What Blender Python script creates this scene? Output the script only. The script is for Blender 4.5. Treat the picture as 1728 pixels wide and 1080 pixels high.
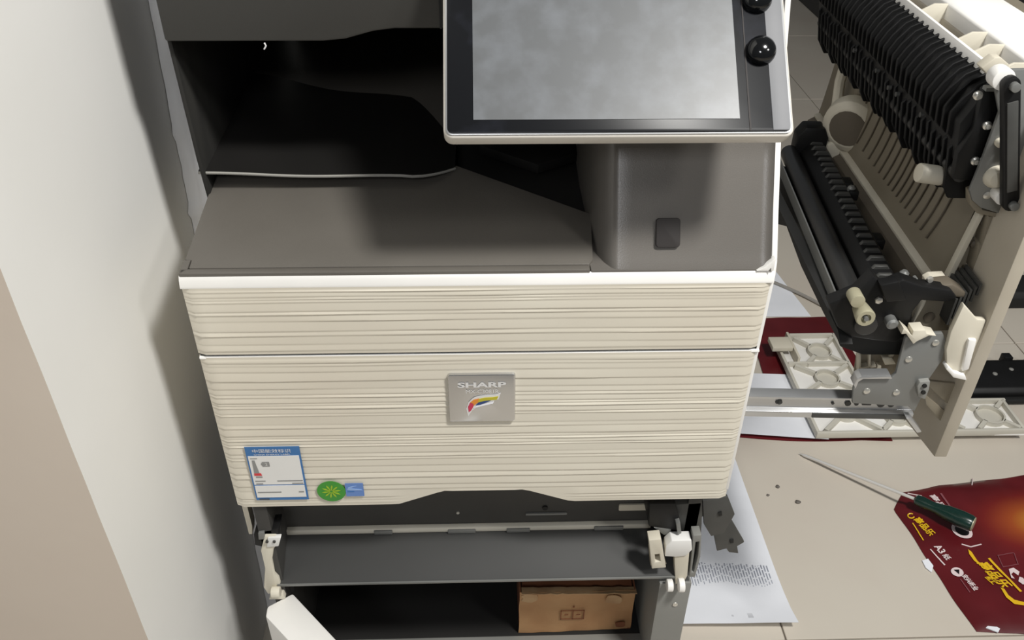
import bpy, bmesh, math, random
from mathutils import Vector, Matrix, noise
random.seed(7)
for o in list(bpy.data.objects): bpy.data.objects.remove(o)
scene = bpy.context.scene
COL = scene.collection

# ------------------------------------------------------------------ camera
cam_data = bpy.data.cameras.new('camera'); cam = bpy.data.objects.new('camera', cam_data); COL.objects.link(cam)
yaw, pitch, roll = 0.035964554843886866, 0.6207815130145787, 0.009141576834897238
fw = Vector((math.sin(yaw)*math.cos(pitch), math.cos(yaw)*math.cos(pitch), -math.sin(pitch)))
rt = Vector((math.cos(yaw), -math.sin(yaw), 0)); up = rt.cross(fw)
r2 = rt*math.cos(roll) + up*math.sin(roll); u2 = -rt*math.sin(roll) + up*math.cos(roll)
m = Matrix((r2, u2, -fw)).transposed().to_4x4(); m.translation = Vector((0.00653, -0.7330, 1.25915))
cam.matrix_world = m
cam_data.sensor_width = 36.0; cam_data.lens = 36.0*1450.985/1728.0
cam_data.clip_start = 0.02; cam_data.clip_end = 60
scene.camera = cam

# ------------------------------------------------------------------ world, lamps, exposure
world = bpy.data.worlds.new('room_light'); scene.world = world; world.use_nodes = True
bg = world.node_tree.nodes['Background']; bg.inputs[0].default_value = (0.93, 0.97, 1.0, 1); bg.inputs[1].default_value = 0.11
def lamp(name, loc, target, power, sx, sy, col):
    l = bpy.data.lights.new(name, 'AREA'); l.shape = 'RECTANGLE'; l.size = sx; l.size_y = sy; l.energy = power; l.color = col
    o = bpy.data.objects.new(name, l); COL.objects.link(o); o.location = loc
    o.rotation_euler = (Vector(target)-Vector(loc)).to_track_quat('-Z', 'Y').to_euler(); return o
lamp('ceiling_lamp', (0.90, -0.82, 2.65), (0.2, 0.1, 0.5), 51, 0.30, 0.30, (1.0, 0.985, 0.945))
lamp('ceiling_lamp', (1.9, -1.5, 2.65), (0.0, 0.1, 0.7), 12, 0.35, 0.35, (1.0, 0.985, 0.95))
lamp('ceiling_lamp', (-0.33, -2.7, 2.5), (-0.2, 0.2, 0.7), 15, 0.45, 0.45, (0.97, 0.98, 1.0))
vs = scene.view_settings
vs.view_transform = 'Standard'; vs.look = 'None'; vs.gamma = 1; vs.use_curve_mapping = False; vs.exposure = 0.10

# ------------------------------------------------------------------ materials
def lin(c):
    return tuple(((v/255)/12.92 if v/255 <= 0.04045 else ((v/255+0.055)/1.055)**2.4) for v in c) + (1,)
MATS = {}
def mat(name, rgb, rough=0.5, metal=0.0, rgb2=None, scale=8.0, bump=0.0, bscale=200.0, stretch=(1,1,1), spec=0.5, coat=0.0, lo=0.4, hi=0.65, alpha=None):
    M = bpy.data.materials.new(name); M.use_nodes = True; nt = M.node_tree; p = nt.nodes['Principled BSDF']
    p.inputs['Base Color'].default_value = lin(rgb); p.inputs['Roughness'].default_value = rough; p.inputs['Metallic'].default_value = metal
    p.inputs['Specular IOR Level'].default_value = spec; p.inputs['Coat Weight'].default_value = coat
    tc = nt.nodes.new('ShaderNodeTexCoord'); mp = nt.nodes.new('ShaderNodeMapping'); nt.links.new(tc.outputs['Object'], mp.inputs[0])
    mp.inputs['Scale'].default_value = stretch
    n = nt.nodes.new('ShaderNodeTexNoise'); n.inputs['Scale'].default_value = scale; n.inputs['Detail'].default_value = 5; nt.links.new(mp.outputs[0], n.inputs['Vector'])
    rp = nt.nodes.new('ShaderNodeValToRGB'); rp.color_ramp.elements[0].position = lo; rp.color_ramp.elements[1].position = hi
    if rgb2 is None: rgb2 = tuple(min(255, v*1.03) for v in rgb)
    rp.color_ramp.elements[0].color = lin(rgb); rp.color_ramp.elements[1].color = lin(rgb2)
    nt.links.new(n.outputs['Fac'], rp.inputs[0]); nt.links.new(rp.outputs[0], p.inputs['Base Color'])
    if bump > 0:
        n2 = nt.nodes.new('ShaderNodeTexNoise'); n2.inputs['Scale'].default_value = bscale; n2.inputs['Detail'].default_value = 4; nt.links.new(mp.outputs[0], n2.inputs['Vector'])
        b = nt.nodes.new('ShaderNodeBump'); b.inputs['Strength'].default_value = bump; b.inputs['Distance'].default_value = 0.002
        nt.links.new(n2.outputs['Fac'], b.inputs['Height']); nt.links.new(b.outputs[0], p.inputs['Normal'])
    if alpha is not None: p.inputs['Alpha'].default_value = alpha
    MATS[name] = M; return M
mat('cream', (219,213,198), 0.42, rgb2=(214,206,190), scale=3)
mat('rim_white', (238,236,232), 0.35)
mat('deck', (97,93,87), 0.38, rgb2=(102,98,92), scale=6, bump=0.12, bscale=900)
mat('deck_face', (104,100,95), 0.30, rgb2=(108,104,99), scale=6, bump=0.08, bscale=900)
mat('scanner', (54,53,50), 0.6, bump=0.1, bscale=900)
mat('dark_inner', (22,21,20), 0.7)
mat('smoke', (30,29,28), 0.34, rgb2=(35,34,33), scale=5)
mat('smoke_edge', (150,148,142), 0.3)
mat('pillar_dark', (30,29,27), 0.8, rgb2=(40,39,36), scale=30, stretch=(1,1,0.2))
mat('square_key', (48,44,43), 0.7)
mat('panel_shell', (214,209,200), 0.35)
mat('bezel', (20,21,24), 0.32, rgb2=(40,42,50), scale=14, lo=0.58, hi=0.75, spec=0.2)
mat('bezel_grey', (118,119,122), 0.6, rgb2=(128,128,131), scale=9)
mat('knob', (14,15,16), 0.12, spec=0.6)
mat('lcd', (90,92,94), 0.38, rgb2=(104,107,111), scale=44, lo=0.42, hi=0.74, spec=0.5)
mat('wall_white', (233,232,229), 0.75, rgb2=(229,228,224), scale=2.5, bump=0.05, bscale=60)
mat('wall_tan', (220,207,192), 0.8, rgb2=(215,201,186), scale=3, bump=0.05, bscale=80)
mat('sheet_white', (246,246,247), 0.6, bump=0.25, bscale=30)
mat('tile', (207,199,186), 0.34, rgb2=(203,193,180), scale=3)
mat('grout', (128,120,110), 0.9)
mat('dark_panel', (58,57,55), 0.5, rgb2=(50,49,47), scale=8)
mat('grey_plate', (60,60,59), 0.62, rgb2=(56,56,55), scale=5)
mat('grey_metal', (132,133,131), 0.42, 0.35, rgb2=(124,125,123), scale=9)
mat('grey_paint', (138,138,134), 0.5, rgb2=(130,130,126), scale=6)
mat('silver', (196,197,198), 0.28, 0.75)
mat('chrome', (205,205,205), 0.18, 0.9)
mat('cavity', (28,27,26), 0.8)  # near-black: shade of the open base compartment put into the colour
mat('ivory', (214,208,192), 0.5, rgb2=(206,199,182), scale=12)
mat('beige', (138,130,114), 0.5, rgb2=(128,119,103), scale=8)  # darker than beige_cover: shade on the guide wall is put into this colour
mat('beige_cover', (186,178,163), 0.5, rgb2=(176,167,151), scale=8)
mat('beige_dark', (98,90,78), 0.6)
mat('black', (17,17,17), 0.5, rgb2=(22,22,23), scale=20, spec=0.3)
mat('black_matte', (22,22,21), 0.7)
mat('rubber', (40,40,40), 0.3)
mat('dark_part', (72,72,70), 0.5, rgb2=(60,60,58), scale=14)
mat('brass', (172,167,142), 0.4, 0.2)
mat('screw', (205,203,196), 0.3, 0.7)
mat('card', (184,144,102), 0.8, rgb2=(168,124,84), scale=14, lo=0.35, hi=0.7, bump=0.15, bscale=120)
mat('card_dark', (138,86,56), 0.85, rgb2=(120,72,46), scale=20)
mat('card_torn', (186,154,116), 0.9, rgb2=(170,134,98), scale=30)
mat('paper', (234,236,242), 0.7)
mat('ink', (158,162,174), 0.8)
mat('ink_dark', (70,70,72), 0.8)
mat('green', (15,44,38), 0.25, rgb2=(18,50,43), scale=30, coat=0.3)
mat('steel', (226,224,220), 0.28, 0.25)
mat('plate_face', (134,138,144), 0.4, 0.15, rgb2=(126,130,136), scale=30, stretch=(1,1,30))
mat('sticker_white', (226,225,222), 0.5)
mat('sticker_blue', (60,112,168), 0.5)
mat('sticker_blue_light', (120,150,200), 0.5)
mat('sticker_sky', (98,132,192), 0.5)
mat('sticker_sky_light', (140,170,215), 0.5)
mat('sticker_green', (54,140,48), 0.4, rgb2=(62,150,44), scale=60)
mat('sticker_lime', (150,180,40), 0.4)
mat('sticker_red', (206,62,66), 0.5)
mat('sticker_grey', (140,140,138), 0.6)
mat('letter', (226,226,226), 0.3, 0.2)
mat('swoosh_red', (196,52,84), 0.3); mat('swoosh_orange', (222,140,52), 0.3); mat('swoosh_yellow', (190,180,48), 0.3); mat('swoosh_blue', (38,66,120), 0.3); mat('swoosh_white', (240,240,246), 0.2)
mat('print_yellow', (226,182,34), 0.35); mat('print_white', (224,206,206), 0.4); mat('print_black', (24,18,20), 0.4); mat('print_mauve', (134,78,84), 0.4)
mat('frame_grey', (200,196,184), 0.5)
mat('crumb', (110,104,98), 0.7)
mat('cable', (150,146,140), 0.5)
mat('cabinet_dark', (52,51,52), 0.6)
def wrapper_mat(name, glow):
    M = bpy.data.materials.new(name); M.use_nodes = True; nt = M.node_tree; p = nt.nodes['Principled BSDF']
    tc = nt.nodes.new('ShaderNodeTexCoord')
    n = nt.nodes.new('ShaderNodeTexNoise'); n.inputs['Scale'].default_value = 9; nt.links.new(tc.outputs['Object'], n.inputs['Vector'])
    r = nt.nodes.new('ShaderNodeValToRGB'); r.color_ramp.elements[0].color = lin((84,20,25)); r.color_ramp.elements[1].color = lin((100,28,33)); r.color_ramp.elements[0].position = .35; r.color_ramp.elements[1].position = .7
    nt.links.new(n.outputs['Fac'], r.inputs[0]); last = r.outputs[0]
    if glow:   # printed sunburst on the wrapper
        mp = nt.nodes.new('ShaderNodeMapping'); mp.inputs['Location'].default_value = glow; mp.inputs['Scale'].default_value = (4.8, 9.0, 0.0)
        mp.vector_type = 'POINT'; nt.links.new(tc.outputs['Object'], mp.inputs[0])
        g = nt.nodes.new('ShaderNodeTexGradient'); g.gradient_type = 'SPHERICAL'; nt.links.new(mp.outputs[0], g.inputs[0])
        r2_ = nt.nodes.new('ShaderNodeValToRGB'); e = r2_.color_ramp.elements; e[0].position = 0.0; e[0].color = lin((92,22,26)); e[1].position = 0.9; e[1].color = lin((226,176,60))
        k = e.new(0.3); k.color = lin((150,46,32)); k = e.new(0.55); k.color = lin((190,96,40))
        nt.links.new(g.outputs['Color'], r2_.inputs[0])
        mx = nt.nodes.new('ShaderNodeMix'); mx.data_type = 'RGBA'; nt.links.new(g.outputs['Fac'], mx.inputs['Factor'])
        nt.links.new(last, mx.inputs['A']); nt.links.new(r2_.outputs[0], mx.inputs['B']); last = mx.outputs['Result']
    nt.links.new(last, p.inputs['Base Color']); p.inputs['Roughness'].default_value = 0.3; p.inputs['Specular IOR Level'].default_value = 0.4
    MATS[name] = M
wrapper_mat('wrapper_red', None)
wrapper_mat('wrapper_print', (-4.8*0.285, -9.0*0.03, 0))

# ------------------------------------------------------------------ mesh helpers
def thing(name, label, cat, loc=(0,0,0), rz=0.0, group=None):
    o = bpy.data.objects.new(name, None); COL.objects.link(o); o.empty_display_size = 0.05
    o.location = loc; o.rotation_euler = (0,0,rz); o['label'] = label; o['category'] = cat
    o['off'] = loc
    if group: o['group'] = group
    return o
def off(o):
    while o is not None:
        if 'off' in o: return Vector(o['off'])
        o = o.parent
    return Vector((0,0,0))
class MB:
    def __init__(s): s.bm = bmesh.new()
    def face(s, pts):
        try: return s.bm.faces.new([s.bm.verts.new(p) for p in pts])
        except ValueError: return None
    def box(s, x0, x1, y0, y1, z0, z1): return s.prism('z', [(x0,y0),(x1,y0),(x1,y1),(x0,y1)], z0, z1)
    def prism(s, ax, pts, a, b):
        f = {'z': lambda p,h: (p[0],p[1],h), 'y': lambda p,h: (p[0],h,p[1]), 'x': lambda p,h: (h,p[0],p[1])}[ax]
        A = [s.bm.verts.new(f(p,a)) for p in pts]; B = [s.bm.verts.new(f(p,b)) for p in pts]; n = len(pts)
        fs = [s.bm.faces.new(A), s.bm.faces.new(B[::-1])]
        for i in range(n): fs.append(s.bm.faces.new((A[i], B[i], B[(i+1)%n], A[(i+1)%n])))
        bmesh.ops.recalc_face_normals(s.bm, faces=fs); return s
    def ring(s, ax, outer, inner, a, b):   # frame with one opening: equal vertex counts
        f = {'z': lambda p,h: (p[0],p[1],h), 'y': lambda p,h: (p[0],h,p[1]), 'x': lambda p,h: (h,p[0],p[1])}[ax]
        n = len(outer); V = [[s.bm.verts.new(f(p,h)) for p in L] for h in (a,b) for L in (outer, inner)]; fs = []
        for i in range(n):
            j = (i+1)%n
            for q in ((V[0][i],V[0][j],V[1][j],V[1][i]), (V[2][i],V[3][i],V[3][j],V[2][j]), (V[0][i],V[2][i],V[2][j],V[0][j]), (V[1][i],V[1][j],V[3][j],V[3][i])): fs.append(s.bm.faces.new(q))
        bmesh.ops.recalc_face_normals(s.bm, faces=fs); return s
    def lathe(s, p0, p1, prof, n=16, caps=True):   # prof: (t along axis in metres, radius)
        p0 = Vector(p0); d = (Vector(p1)-p0).normalized(); a = d.orthogonal().normalized(); b = d.cross(a); R = []; fs = []
        for t, r in prof:
            R.append([s.bm.verts.new(p0 + d*t + (a*math.cos(2*math.pi*k/n) + b*math.sin(2*math.pi*k/n))*r) for k in range(n)])
        for i in range(len(R)-1):
            for k in range(n): fs.append(s.bm.faces.new((R[i][k], R[i][(k+1)%n], R[i+1][(k+1)%n], R[i+1][k])))
        if caps: fs.append(s.bm.faces.new(R[0][::-1])); fs.append(s.bm.faces.new(R[-1]))
        bmesh.ops.recalc_face_normals(s.bm, faces=fs); return s
    def cyl(s, p0, p1, r, n=16, r1=None):
        L = (Vector(p1)-Vector(p0)).length; return s.lathe(p0, p1, [(0,r),(L, r if r1 is None else r1)], n)
    def tube(s, pts, r, n=8):
        pts = [Vector(p) for p in pts]; R = []; a = None; fs = []
        for i, p in enumerate(pts):
            d = (pts[min(i+1,len(pts)-1)] - pts[max(i-1,0)]).normalized()
            a = d.orthogonal().normalized() if a is None else (a - d*a.dot(d)).normalized(); b = d.cross(a)
            R.append([s.bm.verts.new(p + (a*math.cos(2*math.pi*k/n) + b*math.sin(2*math.pi*k/n))*r) for k in range(n)])
        for i in range(len(R)-1):
            for k in range(n): fs.append(s.bm.faces.new((R[i][k], R[i][(k+1)%n], R[i+1][(k+1)%n], R[i+1][k])))
        fs.append(s.bm.faces.new(R[0][::-1])); fs.append(s.bm.faces.new(R[-1])); bmesh.ops.recalc_face_normals(s.bm, faces=fs); return s
    def grid(s, rows, flip=False):
        V = [[s.bm.verts.new(p) for p in r] for r in rows]
        for i in range(len(V)-1):
            for j in range(len(V[0])-1):
                q = (V[i][j], V[i][j+1], V[i+1][j+1], V[i+1][j])
                s.bm.faces.new(q[::-1] if flip else q)
        return s
    def slab(s, rows, t):                  # grid with thickness t along -normal(ish) z
        s.grid(rows); lo = [[(p[0],p[1],p[2]-t) for p in r] for r in rows]; s.grid(lo, True)
        edge = [rows[0][j] for j in range(len(rows[0]))] + [rows[i][-1] for i in range(1,len(rows))] + [rows[-1][j] for j in range(len(rows[0])-2,-1,-1)] + [rows[i][0] for i in range(len(rows)-2,0,-1)]
        n = len(edge)
        for i in range(n):
            p, q = edge[i], edge[(i+1)%n]; s.face([p, (p[0],p[1],p[2]-t), (q[0],q[1],q[2]-t), q])
        bmesh.ops.remove_doubles(s.bm, verts=s.bm.verts, dist=1e-6); bmesh.ops.recalc_face_normals(s.bm, faces=s.bm.faces); return s
    def build(s, name, material, parent=None, label=None, bevel=0.0, seg=2, angle=35, rot=None):
        bm = s.bm
        if bevel > 0:
            ed = [e for e in bm.edges if len(e.link_faces) == 2 and e.calc_face_angle(0) > math.radians(30)]
            bmesh.ops.bevel(bm, geom=ed, offset=bevel, segments=seg, affect='EDGES', clamp_overlap=True, profile=0.5)
        if rot: bmesh.ops.rotate(bm, cent=rot[0], matrix=Matrix.Rotation(rot[1], 3, rot[2]), verts=bm.verts)
        o_ = off(parent)
        if o_.length > 0: bmesh.ops.translate(bm, vec=-o_, verts=bm.verts)
        for f in bm.faces: f.smooth = True
        for e in bm.edges:
            if len(e.link_faces) == 2 and e.calc_face_angle(0) > math.radians(angle): e.smooth = False
        me = bpy.data.meshes.new(name); bm.to_mesh(me); bm.free()
        me.materials.append(MATS[material]); ob = bpy.data.objects.new(name, me); COL.objects.link(ob)
        if parent is not None: ob.parent = parent
        if label: ob['label'] = label
        return ob
def tag(o, label, cat, group=None):
    o['label'] = label; o['category'] = cat
    if group: o['group'] = group
    return o
def struct(o, label=None):
    o['kind'] = 'structure'
    if label: o['label'] = label
    return o
def copy_part(o, parent, dx=0, dy=0, dz=0):
    q = o.copy(); COL.objects.link(q); q.parent = parent; q.location = o.location + Vector((dx,dy,dz)); return q
def text_mesh(name, body, origin, xdir, ydir, height, material, parent, width=None, depth=0.0002, shear=0.0, bold=0.0):
    """flat lettering: origin = lower left corner, xdir / ydir unit vectors"""
    cu = bpy.data.curves.new('lettering', 'FONT'); cu.body = body; cu.size = 1.0; cu.extrude = 0.0; cu.shear = shear; cu.offset = bold
    cu.resolution_u = 3
    t = bpy.data.objects.new('lettering', cu); COL.objects.link(t)
    dg = bpy.context.evaluated_depsgraph_get(); dg.update()
    me = bpy.data.meshes.new_from_object(t.evaluated_get(dg)); bpy.data.objects.remove(t); bpy.data.curves.remove(cu)
    if not me.vertices: return None
    xs = [v.co.x for v in me.vertices]; ys = [v.co.y for v in me.vertices]; x0, x1, y0, y1 = min(xs), max(xs), min(ys), max(ys)
    sy = height/(y1-y0); sx = sy if width is None else width/(x1-x0)
    X, Y = Vector(xdir).normalized(), Vector(ydir).normalized(); O = Vector(origin) - off(parent)
    for v in me.vertices: v.co = O + X*((v.co.x-x0)*sx) + Y*((v.co.y-y0)*sy)
    me.name = name; me.materials.clear(); me.materials.append(MATS[material])
    o = bpy.data.objects.new(name, me); COL.objects.link(o); o.parent = parent; return o
def rrect(x0, x1, y0, y1, r, n=4):
    P = []
    for cx, cy, a0 in ((x1-r,y1-r,0),(x0+r,y1-r,90),(x0+r,y0+r,180),(x1-r,y0+r,270)):
        for k in range(n+1): a = math.radians(a0+90*k/n); P.append((cx+r*math.cos(a), cy+r*math.sin(a)))
    return P
def circ(cx, cy, r, n=20, sy=1.0): return [(cx+r*math.cos(2*math.pi*k/n), cy+sy*r*math.sin(2*math.pi*k/n)) for k in range(n)]

# ------------------------------------------------------------------ setting: floor tiles, wall
fl = struct(MB().box(-1.4, 4.6, -2.2, 6.2, -0.05, -0.004).build('floor', 'grout'), 'beige floor of large square tiles with thin dark joints')
T = 0.8; J = 0.0015
tm = MB(); tm.box(J, T-J, J, T-J, -0.012, 0.0); tile0 = tm.build('tile', 'tile', fl, bevel=0.001, seg=1)
first = True
for i in range(-2, 5):
    for j in range(-3, 7):
        o = tile0 if first else tile0.copy()
        if not first: COL.objects.link(o); o.parent = fl
        first = False
        o.location = (0.497 + i*T, 0.104 + j*T, random.uniform(-0.0002, 0.0002))
# wall at the left: plastered white side and a tan end face, chipped corner
wl = MB(); H = 2.7
rows = []
for k in range(0, 109):
    z = H*k/108; ch = 0.0015*noise.noise(Vector((0.3, 1.7, z*14))) + (0.004 if 0.82 < z < 0.86 else 0)*abs(noise.noise(Vector((2, 5, z*40))))
    rows.append([(-0.370 - max(0,ch), -0.156 + 0.5*abs(ch), z), (-0.370, -0.150, z), (-0.370, 0.6, z), (-0.370, 2.6, z), (-0.52, 2.6, z)])
wl.grid(rows); struct(wl.build('wall_left', 'wall_white', angle=60), 'white plastered wall beside the copier')
wt = MB(); rows = []
for k in range(0, 109):
    z = H*k/108; ch = 0.0015*noise.noise(Vector((0.3, 1.7, z*14))) + (0.004 if 0.82 < z < 0.86 else 0)*abs(noise.noise(Vector((2, 5, z*40))))
    rows.append([(-2.4, -0.156, z), (-0.40, -0.156, z), (-0.370 - max(0,ch), -0.156 + 0.5*abs(ch), z)])
wt.grid(rows); struct(wt.build('wall_front', 'wall_tan', angle=60), 'tan painted end face of the white wall')

# crinkled white sheet standing between wall and copier
sm = MB(); rows = []
for k in range(0, 121):
    z = 0.002 + 1.35*k/120; r = []
    for i in range(0, 15):
        x = -0.3695 + 0.058*i/14
        seam = math.exp(-((i-5)/0.9)**2)*0.004
        cr = sum(math.exp(-((z-zc - 0.2*(x+.33))/0.004)**2) for zc in (0.70, 0.742, 0.79, 0.845, 0.60, 0.52))*0.006
        y = 0.250 + 0.010*noise.noise(Vector((x*22, z*9, 3))) + 0.004*noise.noise(Vector((x*60, z*30, 8))) + 2*seam - 1.6*cr + 0.012*(i/14) + 0.10*(z-0.75)
        r.append((x, y, z))
    rows.append(r)
sm.grid(rows); lo = [[(p[0], p[1]+0.004, p[2]) for p in r] for r in rows]; sm.grid(lo, True)
tag(sm.build('padding_sheet', 'sheet_white', angle=70), 'crinkled white sheet standing in the gap between wall and copier', 'sheet')

# ------------------------------------------------------------------ copier
P = thing('copier', 'large cream and grey office copier with ridged front and tilted touch panel', 'copier', (0, 0.3, 0))
def ridges(z0, z1, seed):
    random.seed(seed); z = z0; L = []
    while z < z1:
        h = random.choice((0.0035, 0.0045, 0.006, 0.008, 0.011, 0.013)); L.append((z, z+h, random.uniform(0.35, 1.0), random.uniform(0, 50))); z += h
    return L
def ridge_y(L, x, z):
    for a, b, amp, s in L:
        if a <= z < b:
            t = (z-a)/(b-a); v = 0.75 + 0.75*noise.noise(Vector((x*7+s, s*3.1, 0.2)))
            w_ = min(0.45, 0.0016/(b-a)); prof = (t/w_ if t < w_ else 1-(t-w_)/(1-w_)*(0.6+0.4*t))
            return -0.0016*amp*max(0.1, v)*prof
    return 0
XS = [-0.302+0.604*i/64 for i in range(65)]
def front_grid(L, zt, zb, step, zbf=None, smooth=None):
    n = int((zt-zb)/step); rows = []
    for k in range(n+1):
        z = zb + (zt-zb)*k/n; r = []
        for x in XS:
            zz = z if zbf is None else max(z, zbf(x))
            e = min(1, max(0, (0.298-abs(x))/0.004)); e *= min(1, max(0, (zt-0.003-zz)/0.002)); e *= min(1, max(0, (zz-zb-0.003)/0.002))
            if smooth and smooth(x, zz): e = 0
            wob = 0.0011*noise.noise(Vector((x*5, z*9, 4.4)))
            rr = 0.004*max(0, (abs(x)-0.298)/0.004)**2
            r.append((x, -0.0010*0 + e*ridge_y(L, x, zz+wob) + rr, zz))
        rows.append(r)
    return rows
# upper front panel
up_ = MB(); up_.grid(front_grid(ridges(0.69,0.79,3), 0.778, 0.6935, 0.0009), False); up_.prism('y', [(-0.302,0.6935),(0.302,0.6935),(0.302,0.778),(-0.302,0.778)], 0.004, 0.05)
up_.build('upper_front_panel', 'cream', P)
# top rim
MB().prism('x', [(0.0,0.7775),(0.0005,0.780),(0.0020,0.786),(0.0045,0.7905),(0.0060,0.7905),(0.0060,0.7775)], -0.3025, 0.3025).build('front_rim', 'rim_white', P, bevel=0.0006)
# lower front panel with trapezoid notch
def zbot(x):
    if x <= -0.105 or x >= 0.107: return 0.458
    if x < -0.049: return 0.458 + 0.022*(x+0.105)/0.056
    if x > 0.050: return 0.480 - 0.022*(x-0.050)/0.057
    return 0.480
lo_ = MB(); lo_.grid(front_grid(ridges(0.45,0.70,11), 0.6895, 0.458, 0.0009, zbot, lambda x, z: (-0.107 < x < -0.045 or 0.046 < x < 0.109) and z < 0.4825))
lo_.prism('y', [(-0.302,0.458),(-0.105,0.458),(-0.049,0.480),(0.050,0.480),(0.107,0.458),(0.302,0.458),(0.302,0.6895),(-0.302,0.6895)], 0.004, 0.045)
lo_.build('lower_front_panel', 'cream', P)
MB().box(-0.300, 0.300, 0.003, 0.05, 0.6885, 0.6945).build('seam_recess', 'dark_panel', P)
MB().prism('x', [(0.0005,0.6875),(0.0008,0.6895),(0.004,0.6905),(0.03,0.6905),(0.03,0.6875)], -0.301, 0.303).build('panel_lip', 'rim_white', P)
MB().box(-0.298, 0.292, 0.05, 0.60, 0.50, 0.775).build('body_shell', 'cream', P, bevel=0.003)
# output deck (slopes gently upward to the rear)
dz = lambda y: 0.7925 + 0.17*y
LIPY = 0.0235
MB().prism('x', [(0.004,0.770),(0.004,dz(0.004)),(0.0115,dz(0.0115)),(0.0115,0.770)], -0.3015, 0.112).build('deck_front_strip', 'deck', P, bevel=0.0008)
def slope_prism(mb, pts, t, dz0=0.0):
    A = [mb.bm.verts.new((x,y,dz(y)+dz0)) for x,y in pts]; B = [mb.bm.verts.new((x,y,dz(y)+dz0-t)) for x,y in pts]; n = len(pts)
    fs = [mb.bm.faces.new(A), mb.bm.faces.new(B[::-1])] + [mb.bm.faces.new((A[i],B[i],B[(i+1)%n],A[(i+1)%n])) for i in range(n)]
    bmesh.ops.recalc_face_normals(mb.bm, faces=fs); return mb
slope_prism(MB(), [(-0.2935,0.0127),(0.1115,0.0127),(0.1165,0.020),(0.1215,0.094),(-0.030,0.187),(-0.030,0.59),(-0.3005,0.59),(-0.3005,0.0255),(-0.2935,0.0255)], 0.05).build('output_deck', 'deck', P, bevel=0.0010)
slope_prism(MB(), [(-0.3015,0.0040),(-0.2945,0.0115),(-0.2945,0.0245),(-0.3015,0.0245)], 0.03).build('deck_corner_tab', 'deck', P)
# sunken part of the deck beside the paper exit
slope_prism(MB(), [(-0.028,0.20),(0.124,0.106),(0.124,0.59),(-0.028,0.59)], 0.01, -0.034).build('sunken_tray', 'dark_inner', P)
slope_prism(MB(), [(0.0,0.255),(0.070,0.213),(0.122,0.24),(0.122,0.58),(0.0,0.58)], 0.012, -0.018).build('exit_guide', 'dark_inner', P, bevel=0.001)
# smoked upper output tray
ut = MB(); top = []; W0, W1 = -0.3065, -0.028
for k in range(0, 15):
    t = k/14; r = []
    for i in range(0, 25):
        s = i/24; x = W0 + (W1-W0)*s
        y0 = 0.1355 + 0.004*s + (0.036*max(0,(s-0.82)/0.18)**1.6)
        z0 = 0.842 - 0.0085*s - 0.006*max(0,(s-0.8)/0.2)
        y = y0 + (0.58-y0)*t; r.append((x, y, z0 + 0.03*t + 0.0012*math.sin(s*9+1)*(1-t)))
    top.append(r)
ut.slab(top, 0.0035); tray = ut.build('upper_output_tray', 'smoke', P)
MB().tube([(p[0], p[1]-0.0004, p[2]-0.0022) for p in top[0]], 0.0017, 6).build('tray_edge', 'smoke_edge', tray)
# cavity walls and scanner housing
MB().prism('x', [(0.136,0.80),(0.128,0.86),(0.113,1.10),(0.60,1.10),(0.60,0.80)], -0.3035, -0.2985).build('left_pillar', 'pillar_dark', P, bevel=0.002)
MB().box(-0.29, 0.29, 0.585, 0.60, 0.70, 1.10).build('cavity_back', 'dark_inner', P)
MB().prism('y', [(-0.302,1.15),(-0.302,0.9915),(-0.150,0.9915),(-0.128,0.9935),(-0.100,1.001),(-0.080,1.0035),(0.296,1.0035),(0.296,1.15)], 0.110, 0.60).build('scanner_housing', 'scanner', P, bevel=0.003)
MB().box(-0.0355, -0.0335, 0.1085, 0.111, 1.004, 1.15).build('housing_seam', 'black_matte', P)
MB().tube([(-0.207,0.108,0.985),(-0.2045,0.107,0.9885),(-0.2052,0.106,0.9915)], 0.0008, 6).build('paper_scrap', 'sheet_white', P)
# right column below the touch panel: steep rounded face
prof = [(0.0045,0.7915),(0.006,0.7945),(0.0095,0.800),(0.0145,0.8085),(0.021,0.821),(0.030,0.838),(0.045,0.867),(0.062,0.900),(0.080,0.936),(0.108,1.000)]
cm = MB(); rows = []
for y, z in prof:
    rows.append([(0.1185,y+0.50,z),(0.1195,y+0.075,z),(0.1225,y+0.030,z),(0.1285,y+0.0135,z),(0.1340,y+0.0045,z),(0.1372,y+0.0012,z),(0.142,y+0.0002,z),(0.155,y,z),(0.22,y-0.0006,z),(0.285,y,z),(0.2925,y-0.0012,z),(0.2965,y-0.005,z),(0.2975,y+0.03,z)])
cm.grid(rows); cm.build('right_column', 'deck_face', P, angle=70)
rows = [[(x, 0.004+0.0005, z) for x in (0.1125, 0.16, 0.22, 0.28, 0.2965)] for z in (0.786, 0.7925)]
MB().box(0.1130, 0.2965, 0.0042, 0.060, 0.780, 0.7925).build('column_foot', 'deck_face', P, bevel=0.001)
sq = MB(); sq.prism('y', rrect(0.1785,0.2030,0.8110,0.8405,0.0035), -0.003, 0.003)
sq.build('square_key', 'square_key', P, bevel=0.0006, rot=((0.19,0.0,0.8255), math.radians(-27.5), 'X')).location.y += 0.0215
# white side cover seen as a narrow rim
MB().prism('x', [(0.003,0.47),(0.003,0.785),(0.006,0.799),(0.0175,0.820),(0.030,0.842),(0.062,0.904),(0.080,0.940),(0.112,1.03),(0.118,1.15),(0.59,1.15),(0.59,0.47)], 0.2975, 0.3035).build('side_cover', 'rim_white', P, bevel=0.001)
MB().prism('y', [(0.282,0.791),(0.300,0.791),(0.300,0.806),(0.296,0.803),(0.290,0.7955)], 0.0015, 0.010).build('rim_corner', 'rim_white', P, bevel=0.001)
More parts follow.
